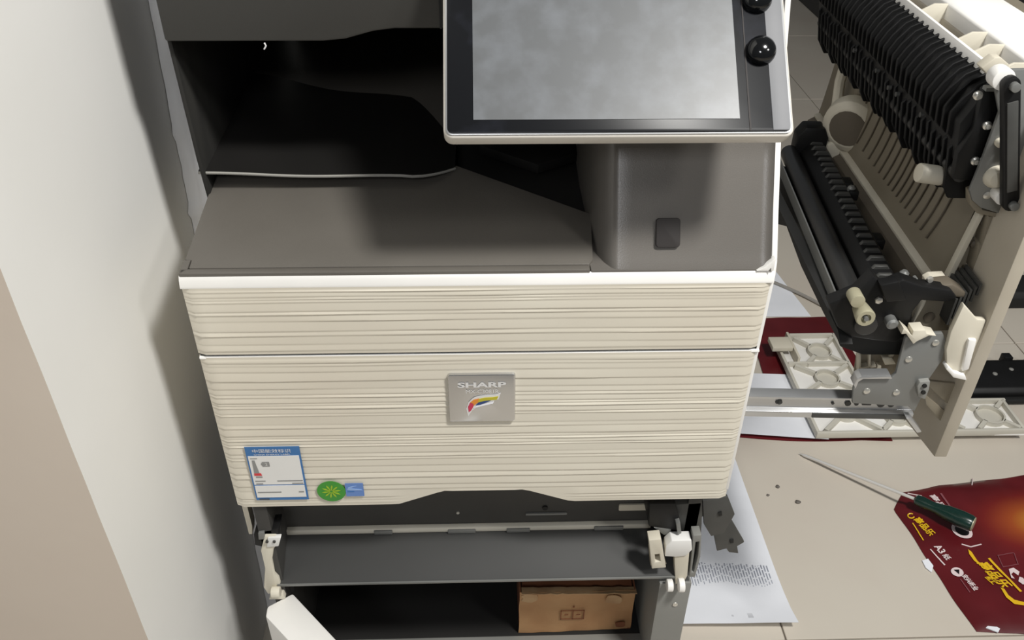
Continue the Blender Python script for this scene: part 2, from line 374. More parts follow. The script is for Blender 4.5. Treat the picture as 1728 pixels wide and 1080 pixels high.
# --- control panel, tilted 44 degrees
th = math.radians(44); U = Vector((0, math.cos(th), math.sin(th))); N = Vector((0, -math.sin(th), math.cos(th))); O0 = Vector((0.1235, -0.0415, 0.957))
def pan(x, v, h=0.0): return O0 + Vector((x,0,0)) + U*v + N*h
def pan_prism(mb, pts, h0, h1):
    A = [mb.bm.verts.new(pan(x,v,h0)) for x,v in pts]; B = [mb.bm.verts.new(pan(x,v,h1)) for x,v in pts]; n = len(pts)
    fs = [mb.bm.faces.new(A), mb.bm.faces.new(B[::-1])] + [mb.bm.faces.new((A[i],B[i],B[(i+1)%n],A[(i+1)%n])) for i in range(n)]
    bmesh.ops.recalc_face_normals(mb.bm, faces=fs); return mb
VH = 0.205
sh = pan_prism(MB(), rrect(-0.1525,0.1520,0.0,VH,0.008,5), -0.0165, 0.0).build('control_panel', 'panel_shell', P, bevel=0.0022, seg=3)
pan_prism(MB(), rrect(-0.1505,0.1500,0.0020,VH-0.002,0.006,5), 0.0, 0.0016).build('silver_trim', 'silver', sh, bevel=0.0004)
pan_prism(MB(), rrect(-0.1490,0.1480,0.0033,VH-0.0035,0.005,5), 0.0, 0.0026).build('bezel', 'bezel', sh, bevel=0.0006)
pan_prism(MB(), [(-0.1265,0.0150),(0.1040,0.0150),(0.1040,0.185),(-0.1265,0.185)], 0.002, 0.0032).build('screen', 'lcd', sh, label='switched-off grey touch screen with dusty finger marks')
pan_prism(MB(), [(0.1325,0.0045),(0.1470,0.0045),(0.1478,0.0085),(0.1478,0.2),(0.1325,0.2)], 0.0022, 0.0032).build('key_strip', 'bezel_grey', sh, bevel=0.0003)
pan_prism(MB(), [(0.1120,0.0040),(0.1125,0.2),(0.1130,0.2),(0.1135,0.0040)], 0.0022, 0.0030).build('bezel_groove', 'square_key', sh)
for v in (0.0775, 0.127):
    k = MB(); c0 = pan(0.1262, v, 0.002); k.lathe(c0, c0+N, [(0,0.0132),(0.004,0.0132),(0.008,0.0118),(0.0108,0.0090),(0.0125,0.0055),(0.0131,0.0018)], 24); k.build('dome_key', 'knob', sh, angle=60)
MB().prism('x', [(0.02,0.985),(0.10,1.06),(0.13,1.06),(0.13,0.99)], 0.0, 0.25).build('panel_arm', 'scanner', P)
# --- badge
bd = MB().prism('y', rrect(-0.0370,0.0372,0.5960,0.6650,0.003), -0.0045, 0.004).build('badge', 'chrome', P, bevel=0.0012)
MB().box(-0.0318,0.0325,0.6005,0.6605,-0.0052,-0.003).build('badge_plate', 'plate_face', bd)
text_mesh('lettering', 'SHARP', (-0.0265,-0.0054,0.6475), (1,0,0), (0,0,1), 0.0075, 'letter', bd, width=0.0535, bold=0.035)
text_mesh('lettering', 'MX-C3081R', (-0.0175,-0.0054,0.6395), (1,0,0), (0,0,1), 0.0050, 'letter', bd, width=0.0365)
def bp(pts):  # badge crop pixels 1473x1080 spanning the plate -> x,z on the plate
    return [(-0.0318 + (px-225)/(1200-225)*0.0643, 0.6605 - (py-215)/(965-215)*0.060) for px, py in pts]
def flat(name, pts, y, material, parent): return MB().prism('y', pts, y, y+0.0004).build(name, material, parent)
flat('swoosh', bp([(470,900),(440,760),(480,640),(560,560),(650,530),(800,515),(930,505),(1025,475),(990,590),(900,625),(780,660),(650,720),(540,790),(500,850)]), -0.0056, 'letter', bd)
flat('swoosh', bp([(480,820),(470,720),(510,640),(575,640),(560,720),(520,790)]), -0.0060, 'swoosh_red', bd)
flat('swoosh', bp([(510,640),(570,590),(660,570),(640,640),(570,700),(560,660)]), -0.0062, 'swoosh_orange', bd)
flat('swoosh', bp([(650,580),(760,555),(900,550),(985,535),(960,595),(860,605),(720,630),(640,650)]), -0.0060, 'swoosh_yellow', bd)
flat('swoosh', bp([(600,690),(650,640),(750,615),(860,605),(780,640),(680,680)]), -0.0064, 'swoosh_blue', bd)
flat('swoosh', bp([(560,740),(620,695),(740,670),(830,645),(910,625),(890,665),(780,685),(660,715)]), -0.0064, 'swoosh_white', bd)
# --- stickers on the lower panel
YS = -0.0030
def sp(pts):  # energy label crop pixels -> u,v in the label rectangle (x right, z up)
    return pts
def label_rect(u0, u1, v0, v1):
    # the label is a flat rectangle 66 x 88 mm
    X0, Z1 = -0.2750, 0.5610
    return [(X0+u0, Z1-v1), (X0+u1, Z1-v1), (X0+u1, Z1-v0), (X0+u0, Z1-v0)]
el = flat('energy_label', label_rect(0, .0630, 0, .0885), YS, 'sticker_blue', P)
flat('label_field', label_rect(.0018, .0608, .0145, .0615), YS-.0004, 'sticker_white', el)
flat('label_field', label_rect(.0018, .0608, .0635, .0835), YS-.0004, 'sticker_white', el)
text_mesh('lettering', '中国能效标识', (-0.2665, YS-.0008, 0.5520), (1,0,0), (0,0,1), 0.0060, 'sticker_white', el, width=0.044)
text_mesh('lettering', 'CHINA ENERGY LABEL', (-0.2655, YS-.0008, 0.5482), (1,0,0), (0,0,1), 0.0022, 'sticker_white', el, width=0.042)
flat('label_mark', [(-0.2695,0.5400),(-0.2665,0.5400),(-0.2640,0.5190),(-0.2700,0.5190)][::-1], YS-.0008, 'sticker_grey', el)
flat('label_mark', [(-0.2702,0.5190),(-0.2625,0.5190),(-0.2615,0.5150),(-0.2705,0.5150)][::-1], YS-.0009, 'sticker_red', el)
flat('label_mark', [(-0.2600,0.5340),(-0.2580,0.5375),(-0.2500,0.5375),(-0.2500,0.5300),(-0.2580,0.5300)][::-1], YS-.0009, 'sticker_grey', el)
text_mesh('lettering', '2', (-0.2550, YS-.0013, 0.5315), (1,0,0), (0,0,1), 0.0046, 'sticker_white', el)
for (u0,u1,v,hh) in ((.004,.012,.0175,.0011),(.006,.0135,.0475,.0020),(.004,.016,.0545,.0014),(.0045,.0125,.0590,.0014),(.030,.060,.0545,.0016),(.047,.060,.0590,.0014),(.004,.032,.0735,.0018),(.053,.059,.0735,.0018)):
    flat('label_text_line', label_rect(u0, u1, v, v+hh), YS-.0008, 'sticker_grey', el)
flat('label_text_line', label_rect(.004, .016, .0855, .0868), YS-.0008, 'ink_dark', el)
gs = flat('round_sticker', circ(-0.1835, 0.4855, 0.0172, 32), YS, 'sticker_green', P)
for k in range(10):
    a = 2*math.pi*k/10 + .15; c_, s_ = math.cos(a), math.sin(a)
    L = 0.0115; pts = [(0.0018,-0.0004),(L*.7,-0.0011),(L,0),(L*.7,0.0011),(0.0018,0.0004)]
    flat('sticker_ray', [(-0.1835+c_*p-s_*q, 0.4855+s_*p+c_*q) for p,q in pts], YS-.0004, 'sticker_lime', gs)
bs = flat('blue_sticker', [(-0.1662,0.4765),(-0.1445,0.4765),(-0.1445,0.4985),(-0.1662,0.4985)], YS, 'sticker_sky', P)
sw = [(-0.1645,0.4880),(-0.1630,0.4915),(-0.1580,0.4942),(-0.1525,0.4945),(-0.1560,0.4930),(-0.1600,0.4905),(-0.1470,0.4880),(-0.1460,0.4868),(-0.1600,0.4868)]
flat('sticker_mark', sw[::-1], YS-.0004, 'sticker_sky_light', bs)
flat('sticker_mark', [(-0.1640,0.4845),(-0.1560,0.4845),(-0.1560,0.4855),(-0.1640,0.4855)], YS-.0004, 'sticker_blue', bs)
# --- below the panel: inner face, ledge, base unit, open compartment
MB().box(-0.29, 0.285, 0.062, 0.12, 0.336, 0.50).build('inner_face', 'dark_panel', P)
MB().prism('x', [(0.0555,0.3400),(0.0545,0.3445),(0.0555,0.3490),(0.063,0.3495),(0.063,0.3400)], -0.268, 0.228).build('ledge', 'frame_grey', P, bevel=0.001)
for x0, x1, zz in ((-0.150,-0.125,0.3445),(-0.05,-0.012,0.3435),(0.03,0.062,0.3435),(0.15,0.19,0.3445)):
    MB().box(x0, x1, 0.0525, 0.0560, zz-0.0040, zz+0.0030).build('ledge_clip', 'grey_metal', P, bevel=0.0012)
MB().prism('y', rrect(0.182,0.232,0.3720,0.3830,0.002), 0.0595, 0.064).build('white_slot', 'ivory', P)
MB().prism('y', rrect(0.056,0.112,0.3660,0.3690,0.001), 0.0595, 0.064).build('grey_slot', 'grey_metal', P)
MB().prism('y', circ(0.082,0.3785,0.0038,14), 0.0600, 0.064).build('round_hole', 'black_matte', P)
MB().prism('y', circ(-0.0355,0.3725,0.0022,12), 0.0600, 0.064).build('screw', 'screw', P)
# base unit: top plate, sides, shelf
MB().prism('x', [(0.0,0.3035),(0.0,0.3085),(0.058,0.3405),(0.070,0.3420),(0.30,0.3420),(0.30,0.3035)], -0.2755, 0.2600).build('base_top', 'grey_plate', P, bevel=0.0012)
MB().box(-0.2755, 0.2600, -0.0014, 0.0010, 0.3045, 0.3085).build('base_edge_highlight', 'grey_metal', P, bevel=0.0006)  # pale strip painting the highlight along the plate's front edge
MB().box(-0.285, -0.268, 0.004, 0.58, 0.03, 0.46).build('base_side', 'dark_panel', P, bevel=0.001)
MB().box(0.236, 0.2795, -0.002, 0.58, 0.03, 0.2950).build('base_side', 'grey_paint', P, bevel=0.001)
MB().box(0.262, 0.2795, 0.02, 0.58, 0.295, 0.46).build('base_side', 'dark_panel', P, bevel=0.001)
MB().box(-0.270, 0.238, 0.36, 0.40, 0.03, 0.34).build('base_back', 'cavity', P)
MB().box(-0.270, 0.238, 0.0, 0.39, 0.085, 0.1000).build('base_shelf', 'cavity', P)  # dark because the compartment shade is in its colour; the lip stays grey
MB().box(-0.270, 0.238, -0.012, 0.056, 0.086, 0.1006).build('shelf_lip', 'grey_paint', P, bevel=0.002)
MB().box(-0.270, 0.215, 0.0, 0.39, 0.0, 0.084).build('base_plinth', 'dark_panel', P)
MB().prism('x', [(0.06,0.3),(0.02,0.3),(0.02,0.12),(0.06,0.10)], -0.268, -0.262).build('inner_side_strip', 'dark_panel', P)
MB().lathe((0.262,-0.0022,0.250),(0.262,-0.01,0.250),[(0,0.0040),(0.0012,0.0036),(0.0016,0.001)],12).build('screw', 'screw', P)
MB().prism('y', [(-0.304,0.458),(-0.2975,0.458),(-0.2975,0.40),(-0.300,0.385),(-0.304,0.385)], 0.02, 0.035).build('side_strip', 'ivory', P)
# left hinge
hg = MB(); hg.prism('y', [(-0.2774,0.4035),(-0.2626,0.4031),(-0.2619,0.3884),(-0.2692,0.3794),(-0.2749,0.3575),(-0.2760,0.3301),(-0.2719,0.3214),(-0.2711,0.3054),(-0.2796,0.2906),(-0.2912,0.2872),(-0.2945,0.3012),(-0.2867,0.3400),(-0.2864,0.3753)], 0.0, 0.012)
hg.build('hinge_arm', 'ivory', P, bevel=0.0015)
MB().cyl((-0.2830,-0.006,0.300),(-0.2715,-0.006,0.300),0.0075,16).build('hinge_roller', 'ivory', P, bevel=0.001)
MB().prism('y', [(-0.2728,0.4024),(-0.2563,0.4030),(-0.2618,0.3862),(-0.2771,0.3844)], -0.002, 0.004).build('hinge_plate', 'sticker_white', P, bevel=0.0008)
for x in (-0.2745,-0.2655): MB().cyl((x,-0.004,0.3965),(x,-0.001,0.3965),0.0019,10).build('screw', 'dark_panel', P)
MB().prism('y', [(-0.2918,0.4026),(-0.2742,0.4099),(-0.2591,0.4117),(-0.2616,0.3950),(-0.2772,0.3909),(-0.2809,0.3772),(-0.2937,0.3822)], 0.004, 0.03).build('latch_block', 'black', P, bevel=0.001)
MB().prism('y', [(-0.2843,0.4092),(-0.2768,0.4101),(-0.2780,0.3978),(-0.2856,0.3969)], 0.0, 0.006).build('latch_tooth', 'grey_metal', P, bevel=0.0006)
# right hinge and latch cluster
MB().prism('y', [(0.2098,0.4373),(0.2431,0.4364),(0.2533,0.4028),(0.2491,0.3859),(0.2133,0.3949)], 0.012, 0.05).build('latch_block', 'black', P, bevel=0.001)
MB().prism('y', [(0.2459,0.4254),(0.2799,0.4289),(0.2833,0.4043),(0.2873,0.3638),(0.2611,0.3645),(0.2544,0.3937)], 0.02, 0.05).build('latch_plate', 'dark_part', P, bevel=0.001)
MB().prism('y', [(0.2458,0.4077),(0.2509,0.4098),(0.2550,0.3893),(0.2507,0.3860)], 0.004, 0.02).build('latch_tooth', 'grey_metal', P, bevel=0.0006)
MB().prism('y', [(0.2197,0.3924),(0.2434,0.3883),(0.2431,0.3779),(0.2346,0.3770)], 0.012, 0.02).build('spring_clip', 'grey_metal', P, bevel=0.0006)
hb = MB(); hb.ring('y', [(0.2110,0.3886),(0.2269,0.3904),(0.2394,0.3336),(0.2207,0.3317)], [(0.2216,0.3604),(0.2277,0.3614),(0.2310,0.3459),(0.2240,0.3449)], -0.006, 0.010); hb.build('hinge_cup', 'ivory', P, bevel=0.001)
MB().prism('y', [(0.2153,0.3604),(0.2322,0.3623),(0.2423,0.3284),(0.2211,0.3266)], 0.004, 0.012).build('hinge_cup_floor', 'beige', P)
MB().prism('y', [(0.2352,0.3740),(0.2417,0.3842),(0.2671,0.3846),(0.2703,0.3659),(0.2640,0.3543),(0.2501,0.3523),(0.2359,0.3540)], -0.004, 0.012).build('hinge_bracket', 'sticker_white', P, bevel=0.001)
MB().prism('y', [(0.2490,0.3523),(0.2679,0.3636),(0.2715,0.3103),(0.2663,0.2878),(0.2578,0.2906)], -0.002, 0.012).build('hinge_arm', 'ivory', P, bevel=0.001)
for x, r in ((0.2470,0.0085),(0.2625,0.0095)):
    MB().cyl((x-0.004,-0.010,0.302),(x+0.004,-0.010,0.302),r,18).build('hinge_roller', 'rim_white', P, bevel=0.0012)
sb = MB(); sb.ring('y', [(0.2682,0.3937),(0.2788,0.3946),(0.2831,0.3513),(0.2815,0.3100),(0.2735,0.3103),(0.2713,0.3517)], [(0.2729,0.3810),(0.2774,0.3820),(0.2797,0.3538),(0.2786,0.3200),(0.2754,0.3201),(0.2742,0.3540)], -0.004, 0.012); sb.build('slotted_bracket', 'grey_paint', P, bevel=0.0008)
MB().prism('y', [(0.2748,0.3737),(0.2809,0.3747),(0.2835,0.3439),(0.2826,0.3084),(0.2777,0.3086),(0.2763,0.3441)], 0.006, 0.012).build('bracket_slot', 'black_matte', P)
# metal brackets jutting out at the lower right
MB().prism('y', [(0.2986,0.3761),(0.3316,0.3846),(0.3470,0.3487),(0.3381,0.3097),(0.3203,0.3039),(0.3067,0.3291)], 0.07, 0.075).build('side_bracket', 'dark_part', P, bevel=0.0008)
MB().prism('y', [(0.3252,0.3051),(0.3478,0.3245),(0.3769,0.2717),(0.3679,0.2628),(0.3722,0.2468),(0.3577,0.2499),(0.3529,0.2580),(0.3397,0.2531)], 0.085, 0.090).build('side_bracket', 'dark_part', P, bevel=0.0008)
MB().prism('y', [(0.3226,0.3540),(0.3272,0.3563),(0.3291,0.3490),(0.3243,0.3479)], 0.068, 0.072).build('bracket_hole', 'black_matte', P)
MB().prism('y', [(0.3545,0.2786),(0.3595,0.2797),(0.3605,0.2732),(0.3555,0.2721)], 0.083, 0.087).build('bracket_hole', 'black_matte', P)
MB().box(0.25, 0.305, 0.075, 0.085, 0.34, 0.40).build('bracket_root', 'dark_part', P)
# open base door, hinged at the left
dm = MB(); d = Vector((0.071,-0.0755,0)).normalized(); nrm = Vector((-d.y, d.x, 0)); h0 = Vector((-0.2600,0.006,0))
q = [h0, h0 + d*0.30, h0 + d*0.30 - nrm*0.040, h0 + d*0.006 - nrm*0.046, h0 - d*0.006 - nrm*0.036]
dm.prism('z', [(v.x, v.y) for v in q], 0.045, 0.281); dr = dm.build('base_door', 'rim_white', P, bevel=0.003)
MB().prism('y', [(-0.290,0.281),(-0.268,0.281),(-0.270,0.292),(-0.282,0.292)], -0.004, 0.008).build('door_hinge_knuckle', 'ivory', dr, bevel=0.001)

# cardboard box on the shelf
bx = thing('cardboard_box', 'worn brown cardboard box lying inside the open base of the copier', 'box', (0.13, 0.12, 0.10))
def wobble(mb, a=0.0015):
    for v in mb.bm.verts: v.co += Vector((noise.noise(v.co*31), noise.noise(v.co*37+Vector((5,0,0))), 0))*a
b_ = MB(); b_.grid([[(0.050+0.172*i/16, 0.060+0.004*(i/16)**2, 0.1012+0.0985*k/10 - (0.004*(i/16) if k == 10 else 0)) for i in range(17)] for k in range(11)]); wobble(b_)
b_.build('front_side', 'card', bx)
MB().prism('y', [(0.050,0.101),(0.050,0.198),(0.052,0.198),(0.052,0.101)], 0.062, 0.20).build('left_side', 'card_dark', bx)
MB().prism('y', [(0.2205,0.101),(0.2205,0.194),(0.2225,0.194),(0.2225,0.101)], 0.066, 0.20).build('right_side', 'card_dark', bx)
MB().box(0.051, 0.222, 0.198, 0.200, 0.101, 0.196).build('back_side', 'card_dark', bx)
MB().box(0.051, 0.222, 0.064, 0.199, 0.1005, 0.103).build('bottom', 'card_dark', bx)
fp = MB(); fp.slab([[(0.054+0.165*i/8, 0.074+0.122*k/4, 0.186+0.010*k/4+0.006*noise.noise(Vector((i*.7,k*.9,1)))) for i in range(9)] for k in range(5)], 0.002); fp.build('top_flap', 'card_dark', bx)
tr = MB(); tr.slab([[(0.053+0.170*i/20, 0.0565+0.0150*k/2, 0.2005-0.004*(i/20)+0.0025*noise.noise(Vector((i*.9,k,4)))-0.002*k) for i in range(21)] for k in range(3)], 0.0015); tr.build('torn_edge', 'card_torn', bx)
for (cx, cz, r, sd) in ((0.190,0.180,0.013,1),(0.066,0.187,0.012,2),(0.205,0.118,0.008,3)):
    pts = []
    for k in range(14):
        a = 2*math.pi*k/14; rr = r*(0.7+0.6*abs(noise.noise(Vector((math.cos(a)+sd, math.sin(a), sd))))); pts.append((cx+rr*math.cos(a)*1.3, cz+rr*math.sin(a)))
    MB().prism('y', pts, 0.0585, 0.0600).build('torn_patch', 'card_torn' if sd < 3 else 'card_dark', bx)
for (x0,z0,w,h) in ((0.112,0.135,0.036,0.0012),(0.112,0.155,0.036,0.0012),(0.112,0.135,0.0015,0.021),(0.130,0.135,0.0015,0.021),(0.1465,0.135,0.0015,0.021),(0.118,0.145,0.006,0.0012),(0.136,0.145,0.006,0.0012),(0.130,0.163,0.0025,0.003)):
    MB().box(x0, x0+w, 0.0582, 0.0592, z0, z0+h).build('printed_mark', 'card_dark', bx)

# ------------------------------------------------------------------ side unit pulled out to the right on its rails
SU = thing('side_unit', 'black and beige paper-feed side unit pulled out on silver rails beside the copier', 'copier part', (0.50, 0.05, 0.50), math.radians(-3.0))
MB().prism('x', [(0.0,0.526),(0.0,0.93),(0.05,0.955),(0.60,0.955),(0.60,0.66),(0.34,0.60),(0.30,0.52),(0.10,0.505)], 0.546, 0.561).build('outer_cover', 'beige_cover', SU, bevel=0.0015)
# beige guide wall; raised dark strips paint the shade of its slits
gw = MB(); rows = []
for k in range(9):
    t = k/8; z = 0.716 + 0.20*t; x = 0.5405 - 0.012*(1-t)**2
    rows.append([(x, 0.085 + 0.52*i/12, z) for i in range(13)])
gw.grid(rows); gp = gw.build('guide_wall', 'beige', SU)
MB().prism('y', [(0.520,0.712),(0.531,0.712),(0.531,0.719),(0.520,0.7165)], 0.085, 0.60).build('guide_lip', 'ivory', SU, bevel=0.0008)
MB().prism('y', [(0.506,0.690),(0.522,0.690),(0.522,0.712),(0.512,0.706)], 0.085, 0.60).build('guide_channel', 'beige_dark', SU)
rb = MB(); pr = []
for k in range(9):
    t = k/8; z = 0.742 + 0.115*t; x = 0.5405 - 0.012*(1-(z-0.716)/0.2)**2; pr.append((x-0.0022, z, 0.030*(t-0.4)**2 - 0.022*t))
for (a, b) in zip(pr[:-1], pr[1:]):
    for s_ in (0,):
        rb.face([(a[0],a[2],a[1]),(a[0],a[2]+0.0022,a[1]),(b[0],b[2]+0.0022,b[1]),(b[0],b[2],b[1])])
        rb.face([(a[0],a[2],a[1]),(b[0],b[2],b[1]),(b[0]+0.003,b[2],b[1]),(a[0]+0.003,a[2],a[1])])
        rb.face([(a[0],a[2]+0.0022,a[1]),(a[0]+0.003,a[2]+0.0022,a[1]),(b[0]+0.003,b[2]+0.0022,b[1]),(b[0],b[2]+0.0022,b[1])])
slit0 = rb.build('slit_strip', 'beige_dark', gp); slit0.location = (0, 0.145, 0)
for k, yy in enumerate((0.165,0.183,0.203,0.220,0.236,0.252,0.268,0.284,0.302,0.322,0.343,0.366,0.392,0.420,0.450)): copy_part(slit0, gp, dy=yy-0.145)
# black upper rack with two rows of fins
rk = MB(); rk.prism('y', [(0.494,0.876),(0.538,0.846),(0.540,0.945),(0.516,0.957),(0.498,0.946),(0.486,0.918)], 0.075, 0.605); rack = rk.build('upper_rack', 'black', SU, bevel=0.002)
f1 = MB(); f1.prism('y', [(0.4880,0.886),(0.496,0.842),(0.504,0.829),(0.526,0.829),(0.526,0.876),(0.496,0.897)], 0.0, 0.0042); fin0 = f1.build('fin', 'black', rack, bevel=0.0008, seg=1); fin0.location = (0, 0.085+0.0, 0)
for k in range(1, 34): copy_part(fin0, rack, dy=0.0152*k, dz=0.004*math.sin(k*1.9))
f2 = MB(); f2.prism('y', [(0.4810,0.924),(0.484,0.901),(0.492,0.893),(0.512,0.903),(0.514,0.960),(0.500,0.953),(0.488,0.938)], 0.0, 0.0036); fin1 = f2.build('fin', 'black', rack, bevel=0.0008, seg=1); fin1.location = (0, 0.090, 0)
for k in range(1, 32): copy_part(fin1, rack, dy=0.0160*k)
for (y, z) in ((0.16,0.90),(0.235,0.895),(0.262,0.893),(0.31,0.897),(0.40,0.893)):
    MB().cyl((0.4835,y,z-0.007),(0.4875,y,z-0.007),0.0030,8).build('fin_pin', 'dark_part', rack)
MB().cyl((0.502,0.070,0.864),(0.502,0.60,0.864),0.0085,16).build('rack_shaft', 'rubber', rack)
MB().prism('y', [(0.4932,0.9565),(0.5061,0.9654),(0.5194,0.9370),(0.5182,0.8939),(0.5108,0.8592),(0.4927,0.8607),(0.4890,0.8888),(0.4973,0.9165)], 0.066, 0.076).build('rack_end', 'black', SU, bevel=0.002)
for px in ([(0.4890,0.9516)][0], [(0.5081,0.9208)][0], [(0.5086,0.8822)][0]):
    MB().lathe((px[0],0.066,px[1]),(px[0],0.058,px[1]),[(0,0.0046),(0.002,0.0046),(0.003,0.0028),(0.0055,0.0026)],12).build('screw', 'screw', SU)
for (x,z,w) in ((0.4925,0.9575,0.010),(0.507,0.956,0.006)): MB().box(x, x+w, 0.060, 0.068, z, z+0.0035).build('end_clip', 'grey_metal', SU)
# white top cover with compartments
MB().prism('y', [(0.549,0.945),(0.549,0.972),(0.556,0.976),(0.618,0.976),(0.618,0.935),(0.612,0.935),(0.612,0.945)], 0.112, 0.62).build('top_cover', 'rim_white', SU, bevel=0.002)
MB().prism('y', [(0.618,0.955),(0.618,0.970),(0.660,0.950),(0.690,0.950),(0.690,0.92)], 0.118, 0.62).build('top_cover_bevel', 'beige', SU, bevel=0.002)
MB().box(0.545, 0.620, 0.100, 0.116, 0.940, 0.9655).build('top_cover_end', 'ivory', SU, bevel=0.002)
MB().prism('y', [(0.512,0.945),(0.515,0.966),(0.519,0.966),(0.519,0.945)], 0.085, 0.62).build('compartment_edge', 'rim_white', SU, bevel=0.0006)
MB().box(0.514, 0.552, 0.085, 0.62, 0.941, 0.946).build('compartment_floor', 'beige', SU)
for y in (0.10, 0.158, 0.200, 0.31, 0.42, 0.53):
    MB().prism('y', [(0.516,0.946),(0.516,0.962),(0.534,0.972),(0.551,0.972),(0.551,0.946)], y, y+0.004).build('compartment_divider', 'ivory', SU, bevel=0.0005)
MB().prism('y', [(0.4918,0.9737),(0.5015,0.9837),(0.5072,0.9843),(0.5179,0.9772),(0.5176,0.9677),(0.5108,0.9629),(0.5001,0.9666)], 0.080, 0.094).build('cover_ear', 'ivory', SU, bevel=0.001)
# grey end plate with link arm
MB().prism('y', [(0.4958,0.9738),(0.5003,0.9807),(0.5263,0.9817),(0.5960,0.8259),(0.5512,0.8263),(0.5259,0.8336),(0.5143,0.8421),(0.5082,0.8531),(0.5100,0.8929),(0.5103,0.9381),(0.4998,0.9586)], 0.055, 0.060).build('end_plate', 'grey_metal', SU, bevel=0.0008)
MB().prism('y', [(0.5102,0.8505),(0.5162,0.8532),(0.5303,0.8295),(0.5542,0.8250),(0.5561,0.8193),(0.5259,0.8253),(0.5151,0.8352)], 0.058, 0.070).build('end_plate_flange', 'beige', SU, bevel=0.001)
AR = [(0.4993,0.9742),(0.5407,0.8510)]
a0 = Vector((AR[0][0],0.035,AR[0][1])); a1 = Vector((AR[1][0],0.035,AR[1][1]))
dv = (a1-a0).normalized(); pv = Vector((dv.z,0,-dv.x)); wv = 0.0068; pts = []
for k in range(9): a = math.pi*k/8; pts.append(a0 - dv*math.sin(a)*wv*1.15 + pv*math.cos(a)*wv*1.15)
for k in range(9): a = math.pi*k/8; pts.append(a1 + dv*math.sin(a)*wv*1.15 - pv*math.cos(a)*wv*1.15)
MB().prism('y', [(v.x,v.z) for v in pts], 0.030, 0.040).build('link_arm', 'black', SU, bevel=0.0012)
pts = [a0 + dv*0.016 + pv*0.005, a0 + dv*0.016 - pv*0.005, a1 - dv*0.016 - pv*0.005, a1 - dv*0.016 + pv*0.005]
MB().prism('y', [(v.x,v.z) for v in pts], 0.0285, 0.0305).build('link_arm_web', 'dark_part', SU, bevel=0.0006)
for c0, r in ((a0,0.0105),(a1,0.0082)):
    MB().cyl((c0.x-0.004,0.040,c0.z+0.002),(c0.x-0.004,0.056,c0.z+0.002),r,20).build('pivot_washer', 'rim_white', SU, bevel=0.001)
    MB().cyl((c0.x+0.001,0.024,c0.z),(c0.x+0.001,0.031,c0.z),0.0045,14).build('pivot_pin', 'grey_metal', SU, bevel=0.0006)
k0 = [(0.5286,0.8703),(0.5194,0.9079),(0.5284,0.9028),(0.5273,0.8487)]
MB().lathe((k0[0][0],0.056,k0[0][1]),(k0[0][0],0.03,k0[0][1]),[(0,0.0125),(0.004,0.012),(0.010,0.0085),(0.012,0.003)],20).build('round_boss', 'ivory', SU)
MB().lathe((k0[1][0],0.056,k0[1][1]),(k0[1][0],0.03,k0[1][1]),[(0,0.0045),(0.006,0.0045),(0.009,0.002)],12).build('peg', 'ivory', SU)
MB().prism('y', [(k0[2][0]-0.006,k0[2][1]-0.0015),(k0[2][0]+0.008,k0[2][1]-0.0015),(k0[2][0]+0.008,k0[2][1]+0.002),(k0[2][0]-0.006,k0[2][1]+0.0015)], 0.046, 0.056).build('peg', 'rim_white', SU, bevel=0.0008)
MB().lathe((k0[3][0],0.056,k0[3][1]),(k0[3][0],0.03,k0[3][1]),[(0,0.0045),(0.002,0.0042),(0.003,0.0018)],14).build('screw', 'screw', SU)
# small white roller under the rack
r0 = [(0.4753,0.8517),(0.4958,0.8481)]
MB().cyl((r0[0][0]-0.004,0.10,r0[0][1]),(r0[1][0]+0.002,0.10,r0[1][1]),0.0105,18).build('small_roller', 'ivory', SU, bevel=0.0015)
MB().box(r0[1][0], r0[1][0]+0.05, 0.10, 0.112, r0[1][1]-0.012, r0[1][1]-0.004).build('roller_holder', 'beige', SU, bevel=0.001)
# inner corner walls below the end plate
clampx = lambda L, x1: [(min(x, x1), z) for x, z in L]
MB().prism('y', [(0.5359,0.8212),(0.5411,0.8212),(0.5313,0.7335),(0.5255,0.7368)], 0.070, 0.080).build('corner_rib', 'ivory', SU, bevel=0.0008)
MB().prism('y', clampx([(0.5421,0.8156),(0.5860,0.8115),(0.6148,0.7308),(0.5871,0.6900),(0.5345,0.7238)], 0.547), 0.080, 0.084).build('corner_wall', 'beige', SU)
MB().prism('y', clampx([(0.5418,0.8196),(0.5454,0.8203),(0.6078,0.7731),(0.6082,0.7685)], 0.547), 0.062, 0.080).build('corner_rib', 'beige', SU, bevel=0.0006)
MB().prism('y', clampx([(0.5430,0.7844),(0.5458,0.7859),(0.5955,0.7439),(0.5939,0.7407)], 0.547), 0.062, 0.080).build('corner_rib', 'beige', SU, bevel=0.0006)
for s_ in [(0.5475,0.8059),(0.5451,0.7792)]: MB().lathe((s_[0],0.079,s_[1]),(s_[0],0.05,s_[1]),[(0,0.006),(0.006,0.005),(0.008,0.002)],12).build('screw', 'beige_dark', SU)
